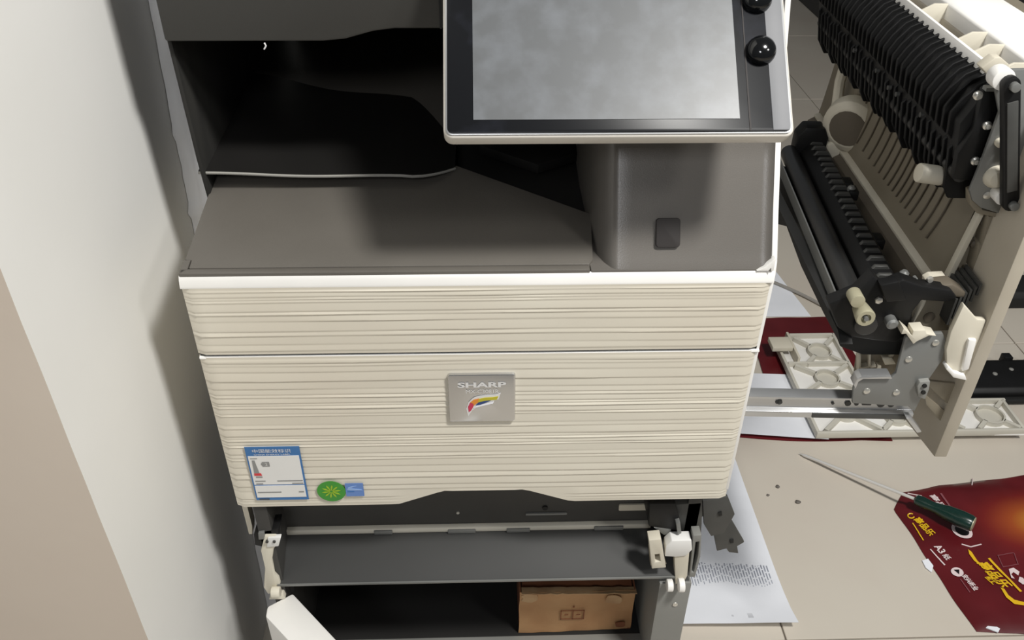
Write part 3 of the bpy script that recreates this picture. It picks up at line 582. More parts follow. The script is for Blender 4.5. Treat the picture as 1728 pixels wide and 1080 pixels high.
# roller carrier
RX = math.radians(-3.0); pivot = Vector((0.43,0.03,0.70))
cb = MB(); cb.prism('y', [(0.408,0.690),(0.428,0.682),(0.490,0.688),(0.500,0.672),(0.492,0.655),(0.440,0.652),(0.412,0.662)], 0.035, 0.47)
car = cb.build('roller_carrier', 'black_matte', SU, bevel=0.002, rot=(pivot, RX, 'Z'))
MB().cyl((0.4260,0.016,0.7060),(0.4260,0.47,0.7060),0.0125,24).build('feed_roller', 'rubber', car, bevel=0.001, rot=(pivot, RX, 'Z'))
MB().prism('y', [(0.407,0.690),(0.410,0.690),(0.4105,0.704),(0.4085,0.704)], 0.035, 0.47).build('scraper_strip', 'grey_metal', car, rot=(pivot, RX, 'Z'))
gd = MB(); gd.prism('y', [(0.441,0.690),(0.441,0.712),(0.452,0.724),(0.474,0.724),(0.484,0.712),(0.484,0.690)], 0.05, 0.47); gd.build('ribbed_guide', 'black', car, bevel=0.0015, rot=(pivot, RX, 'Z'))
g1 = MB(); g1.prism('y', [(0.446,0.714),(0.455,0.7285),(0.470,0.7285),(0.478,0.717)], 0.0, 0.0055); gr0 = g1.build('guide_rib', 'dark_part', car, bevel=0.0008, seg=1); 
gr0.rotation_euler = (0,0,0); 
for k in range(0, 22):
    o = gr0 if k == 0 else gr0.copy()
    if k: COL.objects.link(o); o.parent = car
    yy = 0.070 + 0.0185*k; o.location = (-(yy-0.03)*math.tan(RX)*1.0, yy, random.uniform(-0.001, 0.001))
for (x,y,z) in ((0.478,0.30,0.722),(0.480,0.075,0.722),(0.482,0.34,0.715),(0.4815,0.18,0.716)):
    MB().box(x-0.006, x+0.007, y, y+0.022, z-0.008, z+0.006).build('guide_boss', 'black', car, bevel=0.002, rot=(pivot, RX, 'Z'))
for (x,y,z) in ((0.476,0.31,0.729),(0.484,0.095,0.729)): MB().lathe((x,y,z-0.004),(x,y,z+0.004),[(0,0.0055),(0.004,0.0055),(0.007,0.0030)],12).build('guide_screw', 'grey_metal', car, rot=(pivot, RX, 'Z'))
MB().prism('y', [(0.432,0.685),(0.432,0.735),(0.442,0.750),(0.470,0.750),(0.478,0.735),(0.478,0.685)], 0.462, 0.492).build('carrier_rear_end', 'black', car, bevel=0.003, rot=(pivot, RX, 'Z'))
MB().box(0.484, 0.532, 0.10, 0.50, 0.655, 0.676).build('carrier_shelf', 'dark_part', car, bevel=0.002, rot=(pivot, RX, 'Z'))
MB().box(0.486, 0.524, 0.10, 0.235, 0.676, 0.682).build('carrier_pad', 'beige_dark', car, bevel=0.002, rot=(pivot, RX, 'Z'))
MB().prism('x', [(0.46,0.690),(0.03,0.690)] + [(0.0151,0.6820),(0.0806,0.6785),(0.1858,0.6782),(0.2711,0.6878)] + [(0.46,0.60)], 0.402, 0.416).build('carrier_skirt', 'black_matte', car)
# front end casting, shaft end and screws
ec = MB(); ec.prism('y', [(0.4073,0.7462),(0.4196,0.7687),(0.4363,0.7534),(0.4527,0.7638),(0.4741,0.7560),(0.5078,0.7510),(0.5175,0.7409),(0.5061,0.7356),(0.4795,0.7375),(0.4742,0.7219),(0.4767,0.6896),(0.4660,0.6798),(0.4419,0.6819),(0.4140,0.6865),(0.3978,0.6990),(0.3805,0.7311)], 0.022, 0.040); ec.build('end_casting', 'black', SU, bevel=0.0025)
MB().prism('y', [(0.4242,0.7634),(0.4429,0.7691),(0.4573,0.7448),(0.4362,0.7420)], 0.010, 0.024).build('casting_block', 'black', SU, bevel=0.002)
e0 = [(0.4149,0.7276),(0.4032,0.7462),(0.4328,0.7374),(0.4511,0.7121)]
MB().lathe((e0[0][0],0.024,e0[0][1]),(e0[0][0],-0.01,e0[0][1]),[(0,0.008),(0.012,0.0095),(0.022,0.0105),(0.024,0.0095),(0.024,0.0055),(0.020,0.005)],22).build('shaft_end', 'brass', SU)
MB().lathe((e0[0][0],0.004,e0[0][1]),(e0[0][0],-0.01,e0[0][1]),[(0,0.0028),(0.0055,0.0026)],12).build('shaft_pin', 'grey_metal', SU)
MB().cyl((e0[1][0],0.022,e0[1][1]),(e0[1][0],0.004,e0[1][1]),0.0078,18).build('shaft_bush', 'brass', SU, bevel=0.001)
MB().lathe((e0[2][0],0.022,e0[2][1]),(e0[2][0],0.0,e0[2][1]),[(0,0.0045),(0.002,0.0042),(0.003,0.002)],6).build('screw', 'screw', SU)
MB().lathe((e0[3][0],0.024,e0[3][1]),(e0[3][0],0.0,e0[3][1]),[(0,0.0065),(0.012,0.0065),(0.014,0.004)],16).build('casting_pin', 'grey_metal', SU)
# ivory cam and lever at the corner
MB().prism('y', [(0.4914,0.7454),(0.4966,0.7500),(0.5121,0.7513),(0.5167,0.7450),(0.5137,0.7420),(0.5228,0.7340),(0.5143,0.7309),(0.5035,0.7358),(0.5009,0.7311),(0.4948,0.7359)], 0.040, 0.062).build('cam', 'ivory', SU, bevel=0.001)
MB().prism('y', [(0.4917,0.7507),(0.5116,0.7535),(0.5295,0.7425),(0.5288,0.7363),(0.5072,0.7381)], 0.030, 0.050).build('lever', 'beige_dark', SU, bevel=0.002)
MB().prism('y', [(0.4718,0.7552),(0.4746,0.7567),(0.4879,0.7426),(0.4861,0.7395)], 0.036, 0.044).build('tongue', 'grey_metal', SU, bevel=0.0008)
MB().lathe((0.487,0.035,0.757),(0.487,0.02,0.757),[(0,0.004),(0.003,0.003)],10).build('screw', 'screw', SU)
# grey front bracket with bright flanges
MB().prism('y', [(0.4335,0.5997),(0.4296,0.6214),(0.4304,0.6320),(0.4360,0.6371),(0.4685,0.6383),(0.4721,0.6452),(0.4689,0.6956),(0.4729,0.7004),(0.5077,0.7031),(0.5157,0.6899),(0.5179,0.6649),(0.5100,0.6323),(0.5105,0.6091),(0.5085,0.5890),(0.4987,0.5966)], 0.010, 0.015).build('front_bracket', 'grey_metal', SU, bevel=0.0008)
MB().prism('y', [(0.4267,0.6301),(0.4285,0.6397),(0.4328,0.6439),(0.4651,0.6451),(0.4676,0.6407),(0.4353,0.6396),(0.4309,0.6353),(0.4301,0.6248)], 0.006, 0.020).build('bracket_flange', 'silver', SU, bevel=0.0006)
MB().prism('y', [(0.4599,0.7050),(0.4649,0.7057),(0.4767,0.6918),(0.4795,0.6958),(0.4904,0.7038),(0.4983,0.7036),(0.4870,0.7062),(0.4843,0.7110),(0.4717,0.7096),(0.4722,0.7032),(0.4603,0.7130)], 0.004, 0.020).build('bracket_flange', 'ivory', SU, bevel=0.0005)
for s_ in [(0.4452,0.6192),(0.4795,0.6177),(0.4803,0.6663),(0.5035,0.6900)]: MB().lathe((s_[0],0.0105,s_[1]),(s_[0],0.0,s_[1]),[(0,0.0042),(0.0018,0.0038),(0.0028,0.0015)],12).build('screw', 'screw', SU)
MB().prism('y', [(0.4837,0.7210),(0.4902,0.7265),(0.5289,0.7163),(0.5373,0.6782),(0.5007,0.6753),(0.4916,0.6881)], 0.050, 0.056).build('corner_gusset', 'beige', SU, bevel=0.001)
MB().prism('y', circ(*([(0.5092,0.6969)][0]), 0.0065, 16), 0.0485, 0.051).build('gusset_hole', 'beige_dark', SU)
MB().prism('y', [(0.4897,0.6878),(0.4928,0.7221),(0.4967,0.7228),(0.4961,0.7156),(0.4920,0.6944),(0.4951,0.6810)], 0.044, 0.052).build('gusset_rim', 'ivory', SU, bevel=0.0006)
# ribbed lower moulding behind the bracket
lm = [(0.4689,0.5626),(0.4626,0.6102),(0.4829,0.6264),(0.5156,0.6277),(0.5274,0.5713)]
MB().prism('y', lm, 0.090, 0.100).build('lower_moulding', 'beige', SU, bevel=0.001)
for pp in ([(0.4591,0.6142),(0.4616,0.6160),(0.4737,0.5667),(0.4707,0.5668)], [(0.4710,0.6195),(0.4728,0.6213),(0.4791,0.5933),(0.4761,0.5934)], [(0.4637,0.5955),(0.4839,0.6008),(0.4848,0.5970),(0.4646,0.5917)], [(0.4854,0.5800),(0.4866,0.5989),(0.4911,0.5988),(0.4940,0.5760)], [(0.4961,0.6135),(0.5054,0.6442),(0.5088,0.6424),(0.5000,0.6098)]):
    MB().prism('y', pp, 0.082, 0.092).build('moulding_rib', 'ivory', SU, bevel=0.0005)
MB().prism('y', [(0.4885,0.6115),(0.4998,0.6132),(0.5067,0.6038),(0.4939,0.6022)], 0.080, 0.090).build('moulding_tab', 'ivory', SU, bevel=0.0008)
MB().prism('y', [(0.4665,0.5933),(0.4794,0.5950),(0.4818,0.5855),(0.4688,0.5838)], 0.080, 0.090).build('moulding_tab', 'beige', SU, bevel=0.0008)
# handle tray, gussets on the inner side of the cover
MB().prism('y', [(0.5150,0.7457),(0.5355,0.7261),(0.5453,0.7259),(0.5472,0.6964),(0.5514,0.6487),(0.5496,0.6418),(0.5348,0.6455),(0.5243,0.6551),(0.5146,0.6847),(0.5123,0.7090)], 0.004, 0.012).build('handle_tray', 'ivory', SU, bevel=0.002)
MB().prism('y', [(0.5323,0.7021),(0.5415,0.7019),(0.5457,0.6605),(0.5387,0.6573)], 0.000, 0.006).build('handle_bar', 'rim_white', SU, bevel=0.002)
MB().prism('y', [(0.5186,0.6626),(0.5305,0.6505),(0.5465,0.6468),(0.5429,0.6537),(0.5297,0.6573),(0.5203,0.6660)], -0.002, 0.010).build('handle_lip', 'rim_white', SU, bevel=0.0008)
for k in range(6):
    MB().box(0.520+0.004*k, 0.5225+0.004*k, 0.03, 0.07, 0.700+0.008*k, 0.735+0.004*k).build('vent_slat', 'dark_part', SU)
for pp in ([(0.5123,0.6316),(0.5510,0.6274),(0.5541,0.6220),(0.5579,0.5873),(0.5196,0.6208)], [(0.5153,0.6119),(0.5624,0.5732),(0.5587,0.5571),(0.5222,0.5954)]):
    MB().prism('y', pp, 0.015, 0.019).build('cover_gusset', 'beige', SU, bevel=0.0008)
MB().prism('y', [(0.4973,0.6323),(0.4989,0.6384),(0.5101,0.6400),(0.5123,0.6277),(0.5120,0.6125),(0.5032,0.6163)], 0.004, 0.020).build('gusset_lug', 'grey_paint', SU, bevel=0.001)
for s_ in [(0.5049,0.6339),(0.5063,0.6242)]: MB().cyl((s_[0],0.002,s_[1]),(s_[0],0.006,s_[1]),0.0026,10).build('lug_hole', 'black_matte', SU)
MB().prism('y', [(0.5006,0.5800),(0.5077,0.5798),(0.5252,0.5586),(0.5200,0.5568)], 0.008, 0.020).build('rail_stop', 'silver', SU, bevel=0.0008)
# slide rails
rz = [(0.3076,0.5989),(0.3129,0.5671),(0.5103,0.5950),(0.5194,0.5629)]
zt, zb_ = rz[0][1], rz[1][1]; ht = zt-zb_
rl = MB(); rl.prism('x', [(0.020,zt),(0.020,zt-0.10*ht),(0.026,zt-0.14*ht),(0.026,zt-0.66*ht),(0.020,zt-0.72*ht),(0.020,zb_),(0.036,zb_),(0.036,zt)], 0.304, 0.5150); rail = rl.build('slide_rail', 'silver', SU, bevel=0.0006)
MB().prism('x', [(0.0185,zt-0.74*ht),(0.0185,zt-0.96*ht),(0.024,zt-0.96*ht),(0.024,zt-0.74*ht)], 0.395, 0.510).build('rail_slide', 'dark_part', rail, bevel=0.0006)
for xx, rr in ((0.352,0.0022),(0.355,0.0032),(0.418,0.0018),(0.436,0.0036),(0.446,0.0026),(0.475,0.0045),(0.487,0.0040)):
    MB().cyl((xx,0.0245,zt-0.40*ht),(xx,0.0275,zt-0.40*ht),rr,14).build('rail_hole', 'dark_part', rail)
MB().prism('y', rrect(0.4525,0.4635,zt-0.45*ht,zt-0.30*ht,0.001), 0.0245, 0.0275).build('rail_slot', 'dark_part', rail)
# rear motor housing with post
mh = MB(); MC = [(0.5194,0.7611),(0.5490,0.7794),(0.5323,0.8348),(0.5146,0.8366),(0.5457,0.8365),(0.5536,0.7181),(0.5472,0.7182)]; c0 = Vector((MC[0][0]+0.02,0.47,MC[0][1])); mh.lathe(c0, c0+Vector((-0.6,-0.8,-0.1)), [(0,0.036),(0.010,0.042),(0.030,0.040),(0.036,0.030)], 24); mh.build('motor_housing', 'ivory', SU, bevel=0.001)
md = Vector((-0.6,-0.8,-0.1)).normalized(); MB().lathe(c0+md*0.0335, c0+md, [(0,0.028),(0.0035,0.027)], 20).build('motor_recess', 'beige_dark', SU)
MB().cyl((MC[1][0]-0.012,0.47,MC[1][1]),(MC[2][0],0.47,MC[2][1]),0.0085,14).build('rear_post', 'beige', SU)
MB().cyl((MC[3][0],0.46,MC[3][1]),(MC[4][0],0.46,MC[4][1]),0.012,16).build('rear_roller', 'ivory', SU, bevel=0.002)
MB().tube([(0.527,0.51,0.72),(0.522,0.515,0.76),(0.520,0.52,0.80),(0.524,0.525,0.835)], 0.008, 10).build('curved_post', 'ivory', SU)
MB().prism('y', [(0.50,0.69),(0.50,0.725),(0.515,0.735),(0.535,0.728),(0.54,0.69)], 0.455, 0.50).build('rear_bearing', 'ivory', SU, bevel=0.003)
MB().prism('y', [(0.500,0.93),(0.500,0.985),(0.520,0.990),(0.520,0.93)], 0.58, 0.61).build('rear_cap', 'rim_white', SU, bevel=0.002)

# ------------------------------------------------------------------ things on the floor
# printed sheet beside the copier base
pm = MB(); rows = []
for k in range(13):
    r = []
    for i in range(11):
        x = 0.222 + 0.297*i/10 - 0.004*k/12*0; y = 0.134 + 0.42*k/12
        z = 0.0012 + 0.020*math.exp(-k/1.2)*(0.4+0.6*(i/10)) + 0.0012*noise.noise(Vector((i*.4,k*.4,2)))+0.0012
        r.append((x - 0.006*(k/12), y - 0.012*(i/10)*(1-k/12), z))
    rows.append(r)
pt = thing('paper_sheet', 'white printed sheet lying flat on the floor beside the copier base', 'paper', (0.37,0.34,0))
pm.slab(rows, 0.0004); pm.build('sheet', 'paper', pt, angle=80)
tx = MB(); random.seed(5)
for k in range(34):
    x = 0.338 + 0.0050*k; y1 = 0.262 + random.uniform(-0.004, 0.004) - 0.05*(k/34)*0.2; y0 = y1 - random.uniform(0.040, 0.062)
    zq = 0.0046
    yy = y0
    while yy < y1:
        ye = min(y1, yy + random.uniform(0.006, 0.018)); tx.face([(x,yy,zq),(x+0.0015,yy,zq),(x+0.0015,ye,zq),(x,ye,zq)]); yy = ye + 0.003
for k in range(8):
    x = 0.345 + 0.020*k; tx.face([(x,0.187,0.0052),(x+0.004,0.187,0.0056),(x+0.004,0.192,0.0056),(x,0.192,0.0056)])
tx.build('printed_text', 'ink', pt)

# red paper wrapper in the foreground
WR = thing('paper_wrapper', 'dark red printed paper-ream wrapper under the green screwdriver handle', 'wrapper', (0.80,0.30,0))
def patch(A, B, C_, D, nu, nv, h, seed, edge=0.0015):
    rows = []
    for j in range(nv+1):
        v = j/nv; r = []
        for i in range(nu+1):
            u = i/nu; x = (A[0]*(1-u)+B[0]*u)*(1-v) + (D[0]*(1-u)+C_[0]*u)*v; y = (A[1]*(1-u)+B[1]*u)*(1-v) + (D[1]*(1-u)+C_[1]*u)*v
            e = min(u, 1-u, v, 1-v); pf = min(1, e/0.10)**0.6
            z = edge + h*pf*(0.6 + 0.5*noise.noise(Vector((x*9+seed, y*9, seed))) + 0.18*abs(noise.noise(Vector((x*30, y*30+seed, 1)))))
            r.append((x + 0.004*noise.noise(Vector((y*14, seed, 0))), y + 0.004*noise.noise(Vector((x*14, seed, 7))), z))
        rows.append(r)
    return rows
def wrap_z(x, y, rows):
    best = sorted(((p[0]-x)**2+(p[1]-y)**2+1e-7, p[2]) for r in rows for p in r)[:5]; return sum(b/a for a,b in best)/sum(1/a for a,b in best)
FR = patch((0.820,0.112), (1.32,0.06), (1.36,0.50), (0.783,0.425), 44, 36, 0.017, 2.0)
# pull the near left corner in, as in a folded wrapper
for r in FR:
    for i, p in enumerate(r):
        x, y, z = p
        if y > 0.38 and x < 0.90: x += (y-0.38)*0.85*(0.90-x)/0.11
        r[i] = (x, y, z)
wm = MB(); wm.grid(FR); wm.grid([[(p[0],p[1],0.0006) for p in r] for r in FR], True)
edge = [FR[0][j] for j in range(45)] + [FR[i][44] for i in range(1,37)] + [FR[36][j] for j in range(43,-1,-1)] + [FR[i][0] for i in range(35,0,-1)]
for i in range(len(edge)):
    p, q_ = edge[i], edge[(i+1)%len(edge)]; wm.face([p, (p[0],p[1],0.0006), (q_[0],q_[1],0.0006), q_])
bmesh.ops.remove_doubles(wm.bm, verts=wm.bm.verts, dist=1e-6); bmesh.ops.recalc_face_normals(wm.bm, faces=wm.bm.faces)
body = wm.build('wrapper_body', 'wrapper_print', WR, angle=60)
def drape(o, lift=0.0018):
    """lay flat print onto the wrapper"""
    me = o.data; ov = off(o)
    for v in me.vertices:
        x, y = v.co.x + ov.x, v.co.y + ov.y; v.co.z = wrap_z(x, y, FR) + lift
def wtext(body_, px, sz, material, length, ang=-82.0, shear=0.0, bold=0.01):
    a = math.radians(ang); xd = (math.cos(a), math.sin(a), 0); yd = (-math.sin(a), math.cos(a), 0)
    o = text_mesh('lettering', body_, (px[0], px[1], 0.02), xd, yd, sz, material, WR, width=length, shear=shear, bold=bold)
    if o: drape(o)
    return o
def wflat(name, pts, material, lift=0.0018):
    o = MB(); vs_ = []
    bm = o.bm; f = o.face([(x,y,0.03) for x,y in pts]); bmesh.ops.triangulate(bm, faces=bm.faces)
    ob = o.build(name, material, WR); drape(ob, lift); return ob
def wtext2(body_, p, h, material, bold=0.015, shear=0.0):
    d_ = Vector((p[1][0]-p[0][0], p[1][1]-p[0][1], 0)); a = math.degrees(math.atan2(d_.y, d_.x)); return wtext(body_, p[0], h, material, d_.length, a, shear, bold)
def wstrip(p, w, material):
    d_ = Vector((p[1][0]-p[0][0], p[1][1]-p[0][1], 0)); n_ = Vector((-d_.y, d_.x, 0)).normalized()*w; N_ = 8; pts = []
    for k in range(N_+1): pts.append((p[0][0]+d_.x*k/N_, p[0][1]+d_.y*k/N_))
    return wflat('printed_line', pts + [(x+n_.x, y+n_.y) for x, y in pts[::-1]], material)
wtext2('高品乐', [(0.8094,0.3483),(0.8215,0.3052)], 0.0150, 'print_yellow', 0.03)
MB().tube([(x,y,wrap_z(x,y,FR)+0.0012) for x,y in [([(0.8094,0.3578)][0][0]+0.0055*math.cos(a), [(0.8094,0.3578)][0][1]+0.0055*math.sin(a)) for a in [0.6+0.5*k for k in range(11)]]], 0.0013, 6).build('printed_curl', 'print_yellow', WR)
wstrip([(0.8048,0.3411),(0.8082,0.2999)], 0.002, 'print_yellow')
wtext2('A3', [(0.8202,0.2837),(0.8245,0.2660)], 0.0125, 'print_white', 0.03)
wtext2('纸', [(0.8257,0.2626),(0.8285,0.2505)], 0.0120, 'print_white', 0.02)
wstrip([(0.8122,0.2791),(0.8218,0.2415)], 0.0022, 'print_white')
wflat('printed_disc', circ(*([(0.8366,0.2242)][0]), 0.0100, 20), 'print_white')
dc = [(0.8366,0.2242)][0]; wflat('printed_triangle', [(dc[0]-0.004,dc[1]+0.005),(dc[0]+0.0005,dc[1]-0.006),(dc[0]+0.005,dc[1]+0.004)], 'print_black', 0.0026)
wtext2('安兴纸业', [(0.8389,0.2152),(0.8459,0.1819)], 0.0105, 'print_white', 0.03)
wstrip([(0.8344,0.2089),(0.8378,0.1802)], 0.0016, 'print_mauve')
wtext2('高品', [(0.8648,0.4068),(0.8733,0.3731)], 0.0145, 'print_white', 0.03)
wstrip([(0.8890,0.4124),(0.8918,0.3681)], 0.0040, 'print_mauve')
wtext2('高品乐', [(0.8785,0.2413),(0.8970,0.1837)], 0.0250, 'print_yellow', 0.03, 0.25)
wtext2('红', [(0.8769,0.2091),(0.8831,0.1914)], 0.0130, 'print_yellow', 0.03)
wstrip([(0.9056,0.2525),(0.9262,0.1792)], 0.0050, 'print_yellow')
wflat('printed_swash', [(0.8778,0.2719),(0.8817,0.2664),(0.8831,0.2464),(0.8864,0.2398),(0.8815,0.2386),(0.8767,0.2466),(0.8749,0.2612)], 'print_yellow')
wflat('printed_swash', [(0.8941,0.1862),(0.9007,0.1848),(0.9012,0.1713),(0.9066,0.1615),(0.9205,0.1564),(0.9168,0.1493),(0.9023,0.1532),(0.8947,0.1666)], 'print_yellow')
wflat('printed_swash', [(0.9330,0.2295),(0.9428,0.2319),(0.9488,0.2227),(0.9427,0.2151),(0.9382,0.2229),(0.9314,0.2180),(0.9325,0.2077),(0.9275,0.2104)], 'print_white')
wflat('printed_swash', [(0.9435,0.2126),(0.9485,0.2099),(0.9496,0.1998),(0.9407,0.1950),(0.9362,0.2026)], 'print_white')
for pq in ([(0.9271,0.2586),(0.9589,0.2632)], [(0.9589,0.2632),(0.9536,0.2381)], [(0.9243,0.2336),(0.9536,0.2381)], [(0.9271,0.2586),(0.9243,0.2336)]): wstrip(pq, 0.0012, 'print_mauve')
# curled white crease edges of the wrapper
for pts in ([(0.9773,0.4559),(0.9631,0.4336)], [(0.8710,0.2837),(0.8859,0.2779),(0.9087,0.2842)], [(0.8285,0.4179),(0.8507,0.4065)]):
    MB().tube([(x,y,wrap_z(x,y,FR)+0.001) for x,y in pts], 0.0012, 6).build('bright_crease', 'print_white', WR)
MB().prism('z', [(0.8376,0.1156),(0.8505,0.1233),(0.8604,0.1128),(0.8541,0.1061)], 0.004, 0.006).build('torn_edge', 'paper', WR)
MB().prism('z', [(0.7908,0.2586),(0.8033,0.2623),(0.8062,0.2464),(0.7968,0.2323),(0.7906,0.2428)], 0.001, 0.0025).build('torn_edge', 'paper', WR)
rc = [(0.8858,0.3143)][0]; wflat('printed_ring', circ(rc[0],rc[1],0.0185,24), 'print_white'); wflat('printed_ring', circ(rc[0],rc[1],0.0125,24), 'print_black', 0.0026)

# screwdriver
s3 = lambda px, z: px
tip, neck, end = [(0.6494,0.5346)][0], [(0.8177,0.3736)][0], [(0.8979,0.3058)][0]
SD = thing('screwdriver', 'long screwdriver with green handle resting on the red wrapper', 'screwdriver', (neck[0],neck[1],0.025))
t3, n3, e3 = Vector((tip[0],tip[1],0.0040)), Vector((neck[0],neck[1],0.0370)), Vector((end[0],end[1],0.0400))
dirv = (n3-t3).normalized(); e3 = n3 + dirv*((e3-n3).length)
e3.z = max(0.036, min(e3.z, 0.046))
Ls = (n3-t3).length
MB().lathe(t3, n3, [(0,0.0004),(0.006,0.0018),(0.012,0.0032),(Ls,0.0032)], 12).build('shaft', 'steel', SD)
Lh = (e3-n3).length
MB().lathe(n3-dirv*0.002, e3, [(0,0.0065),(0.003,0.0100),(0.014,0.0112),(0.030,0.0098),(0.042,0.0110),(0.060,0.0150),(Lh*0.80,0.0165),(Lh*0.96,0.0158),(Lh,0.0140)], 14).build('handle', 'green', SD)
ax = (e3-n3).normalized()
MB().lathe(e3-ax*0.003, e3+ax*0.01, [(0,0.0142),(0.0020,0.0138),(0.0030,0.0105)], 14).build('end_cap', 'brass', SD)

# crumbs
for (px, r, lb) in (([(0.5795,0.4458)][0], 0.0042, 'dark crumb on the floor, upper of the pair beside the white sheet'), ([(0.6074,0.4046)][0], 0.0046, 'dark crumb on the floor, nearest the screwdriver shaft'), ([(0.5546,0.4244)][0], 0.0030, 'smallest dark crumb on the floor close to the white sheet edge')):
    cmb = MB(); ico = bmesh.ops.create_icosphere(cmb.bm, subdivisions=2, radius=r)
    for v in cmb.bm.verts: v.co = v.co*(1+0.5*noise.noise(v.co*300+Vector((px[0]*50,0,0)))); v.co.z = v.co.z*0.5 + r*0.42; v.co += Vector((px[0],px[1],0))
    tag(cmb.build('crumb', 'crumb'), lb, 'crumb')

# second wrapper, loose papers and cable behind
R2 = patch((0.640,0.700), (0.880,0.700), (0.890,1.022), (0.660,1.016), 16, 16, 0.006, 5.0, 0.003)
w2 = MB(); w2.slab(R2, 0.0012); tag(w2.build('red_wrapper', 'wrapper_red', angle=60), 'plain dark red wrapper lying under the white plastic frame', 'wrapper')
def sheet(name, A, B, C_, D, z, label, curl=0.0, n=10):
    rows = []
    for j in range(n+1):
        v = j/n; r = []
        for i in range(n+1):
            u = i/n; x = (A[0]*(1-u)+B[0]*u)*(1-v)+(D[0]*(1-u)+C_[0]*u)*v; y = (A[1]*(1-u)+B[1]*u)*(1-v)+(D[1]*(1-u)+C_[1]*u)*v
            r.append((x, y, z + 0.0006 + curl*(1-v)**4 + 0.0008*noise.noise(Vector((x*8,y*8,z*40)))+0.0008))
        rows.append(r)
    mb = MB(); mb.slab(rows, 0.0004); return tag(mb.build(name, 'paper', angle=80), label, 'paper')
sheet('paper_sheet', (0.52,1.03), (0.83,1.025), (0.80,1.24), (0.54,1.25), 0.0, 'white sheet lying on the floor behind the plain red wrapper')
sheet('paper_sheet', (0.50,0.592), (0.72,0.566), (0.74,0.78), (0.52,0.80), 0.0085, 'white sheet lying under the silver slide rail', curl=0.003)
cmr = MB(); rows = []
for i in range(21):
    u = i/20; x = 0.53 + 0.33*u; y = 0.590 - 0.008*math.sin(math.pi*min(1,u*1.25)) - 0.02*u ; rows.append([(x, y-0.012*0, 0.0015), (x, y+0.05, 0.009)])
cmr.slab([[r[0] for r in rows],[r[1] for r in rows]], 0.001); tag(cmr.build('red_wrapper', 'wrapper_red'), 'narrow red wrapper edge showing below the white plastic frame', 'wrapper')
cb_ = MB(); cpts = [(0.735+0.17*t_, 1.235-0.22*t_**0.75+0.03*math.sin(3*t_), 0.006) for t_ in [i/16 for i in range(17)]]
cb_.tube([(0.66,1.45,0.0055),(0.69,1.33,0.0055)] + [(x,y,0.0055) for x,y,z in cpts], 0.0045, 8); tag(cb_.build('cable', 'cable'), 'grey cable curving across the floor behind the red wrapper', 'cable')
# white plastic frame with round openings
PF = thing('plastic_frame', 'white ribbed plastic frame with round openings lying on the floor', 'frame', (0.80,0.65,0.016), 0.0)
zf = 0.015
def fbar(x0,x1,y0,y1,h=0.016,name='frame_bar',m_='frame_grey'): return MB().box(x0,x1,y0,y1,zf,zf+h).build(name, m_, PF, bevel=0.0012)
MB().prism('z', [(0.692,0.572),(1.135,0.565),(1.140,0.668),(0.840,0.672),(0.845,0.915),(0.735,0.915),(0.735,0.885),(0.695,0.885)], zf, zf+0.004).build('frame_floor', 'rim_white', PF, bevel=0.001)
fbar(0.692,1.135,0.566,0.573); fbar(0.840,1.140,0.662,0.669); fbar(0.692,0.699,0.572,0.885); fbar(0.838,0.845,0.669,0.915); fbar(0.735,0.842,0.908,0.915); fbar(1.130,1.137,0.572,0.665); fbar(0.692,0.845,0.700,0.706); fbar(0.700,0.842,0.800,0.806)
MB().box(0.672,0.720,0.838,0.880,zf+0.020,zf+0.032).build('frame_tab', 'ivory', PF, bevel=0.0012)
MB().box(0.722,0.728,0.805,0.905,zf,zf+0.028).build('frame_bar', 'ivory', PF, bevel=0.0012)
for cx, cy, r in ((0.775,0.750,0.024),(0.775,0.635,0.022),(0.790,0.850,0.024),(0.880,0.618,0.020),(0.965,0.618,0.020),(1.085,0.618,0.026)):
    o1, i1 = circ(cx,cy,r+0.004,20), circ(cx,cy,r,20)
    MB().ring('z', o1, i1, zf, zf+0.015).build('round_opening', 'frame_grey', PF)
    MB().prism('z', i1, zf+0.004, zf+0.006).build('opening_floor', 'frame_grey', PF)
ribs_ = []
for cx, cy, r, hx, hy in ((0.775,0.750,0.026,0.06,0.045),(0.775,0.635,0.024,0.06,0.058),(0.790,0.850,0.026,0.046,0.05),(0.880,0.618,0.022,0.044,0.042),(0.965,0.618,0.022,0.044,0.042),(1.085,0.618,0.028,0.044,0.042)):
    for sx_ in (-1,1):
        for sy_ in (-1,1):
            dd = Vector((sx_*hx, sy_*hy, 0)); u_ = dd.normalized()*r; ribs_.append((cx+u_.x, cy+u_.y, cx+dd.x, cy+dd.y))
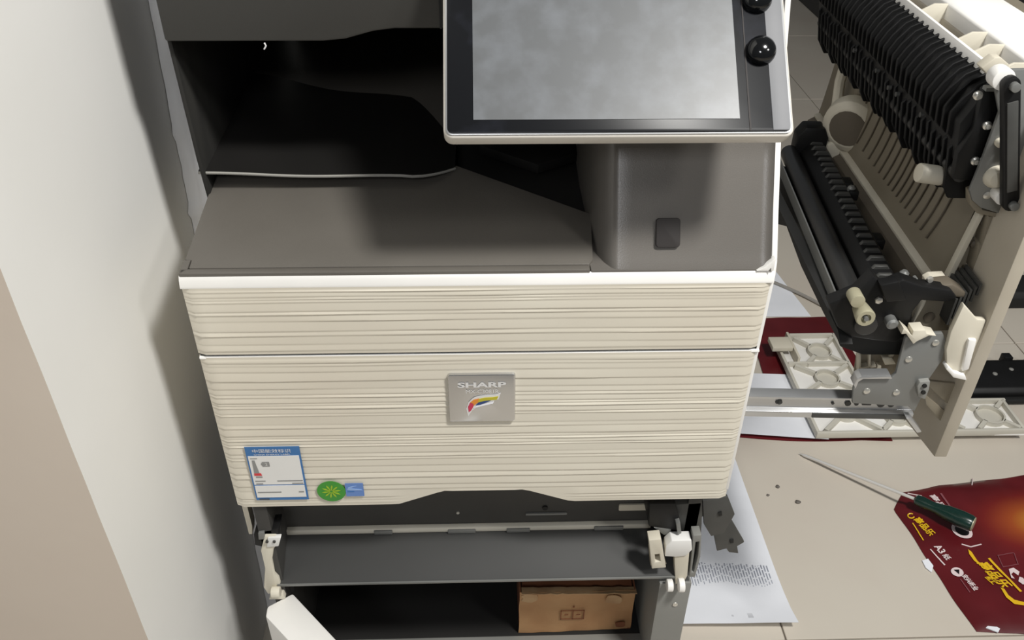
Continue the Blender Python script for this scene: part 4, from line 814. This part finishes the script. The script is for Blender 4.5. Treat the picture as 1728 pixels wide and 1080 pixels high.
for (x0,y0,x1,y1) in ribs_ or ((0.70,0.575,0.75,0.62),(0.80,0.65,0.838,0.668),(0.90,0.64,0.945,0.60),(0.985,0.60,1.03,0.66),(1.03,0.575,1.065,0.60),(1.11,0.64,1.13,0.662),(0.70,0.70,0.755,0.735),(0.80,0.77,0.838,0.80),(0.735,0.81,0.768,0.84),(0.815,0.87,0.838,0.905)):
    d_ = Vector((x1-x0,y1-y0,0)); n_ = Vector((-d_.y,d_.x,0)).normalized()*0.0042
    MB().prism('z', [(x0+n_.x,y0+n_.y),(x0-n_.x,y0-n_.y),(x1-n_.x,y1-n_.y),(x1+n_.x,y1+n_.y)], zf, zf+0.015).build('frame_rib', 'frame_grey', PF)
# black bar
BB = thing('black_bar', 'black plastic bar with moulded notches lying behind the side unit', 'printer part', (1.25,0.74,0))
MB().prism('x', [(0.690,0.0),(0.690,0.024),(0.700,0.034),(0.790,0.038),(0.805,0.028),(0.805,0.0)], 1.065, 1.62).build('bar_body', 'black', BB, bevel=0.003)
MB().box(1.07,1.62,0.675,0.690,0.006,0.016).build('bar_lip', 'black_matte', BB, bevel=0.002)
for x in (1.09,1.125,1.20,1.26,1.33,1.42): MB().box(x,x+0.02,0.792,0.812,0.010,0.044).build('bar_tooth', 'black', BB, bevel=0.002)
for x,y in ((1.155,0.745),(1.20,0.76),(1.30,0.75)): MB().lathe((x,y,0.035),(x,y,0.06),[(0,0.006),(0.0025,0.005),(0.004,0.002)],12).build('screw', 'screw', BB)
B2 = MB(); B2.prism('x', [(1.05,0.0),(1.05,0.03),(1.06,0.045),(1.13,0.05),(1.15,0.04),(1.15,0.0)], 1.30, 1.66); tag(B2.build('black_tray', 'black_matte', bevel=0.004), 'black plastic tray on the floor beyond the black bar', 'tray')
# dark cabinet along the right side, far back
CB = thing('dark_cabinet', 'dark grey cabinet standing far behind the side unit', 'cabinet', (1.9,3.2,0))
MB().box(1.675, 2.15, 1.55, 5.2, 0.0, 0.95).build('cabinet_body', 'cabinet_dark', CB, bevel=0.004)
MB().box(1.665, 2.16, 1.54, 5.21, 0.95, 0.975).build('cabinet_top', 'cabinet_dark', CB, bevel=0.003)
for y in (1.56, 2.47, 3.38, 4.29): MB().box(1.669,1.675,y,y+0.89,0.05,0.93).build('cabinet_door', 'cabinet_dark', CB, bevel=0.002)
for o in bpy.data.objects:
    if 'off' in o: del o['off']
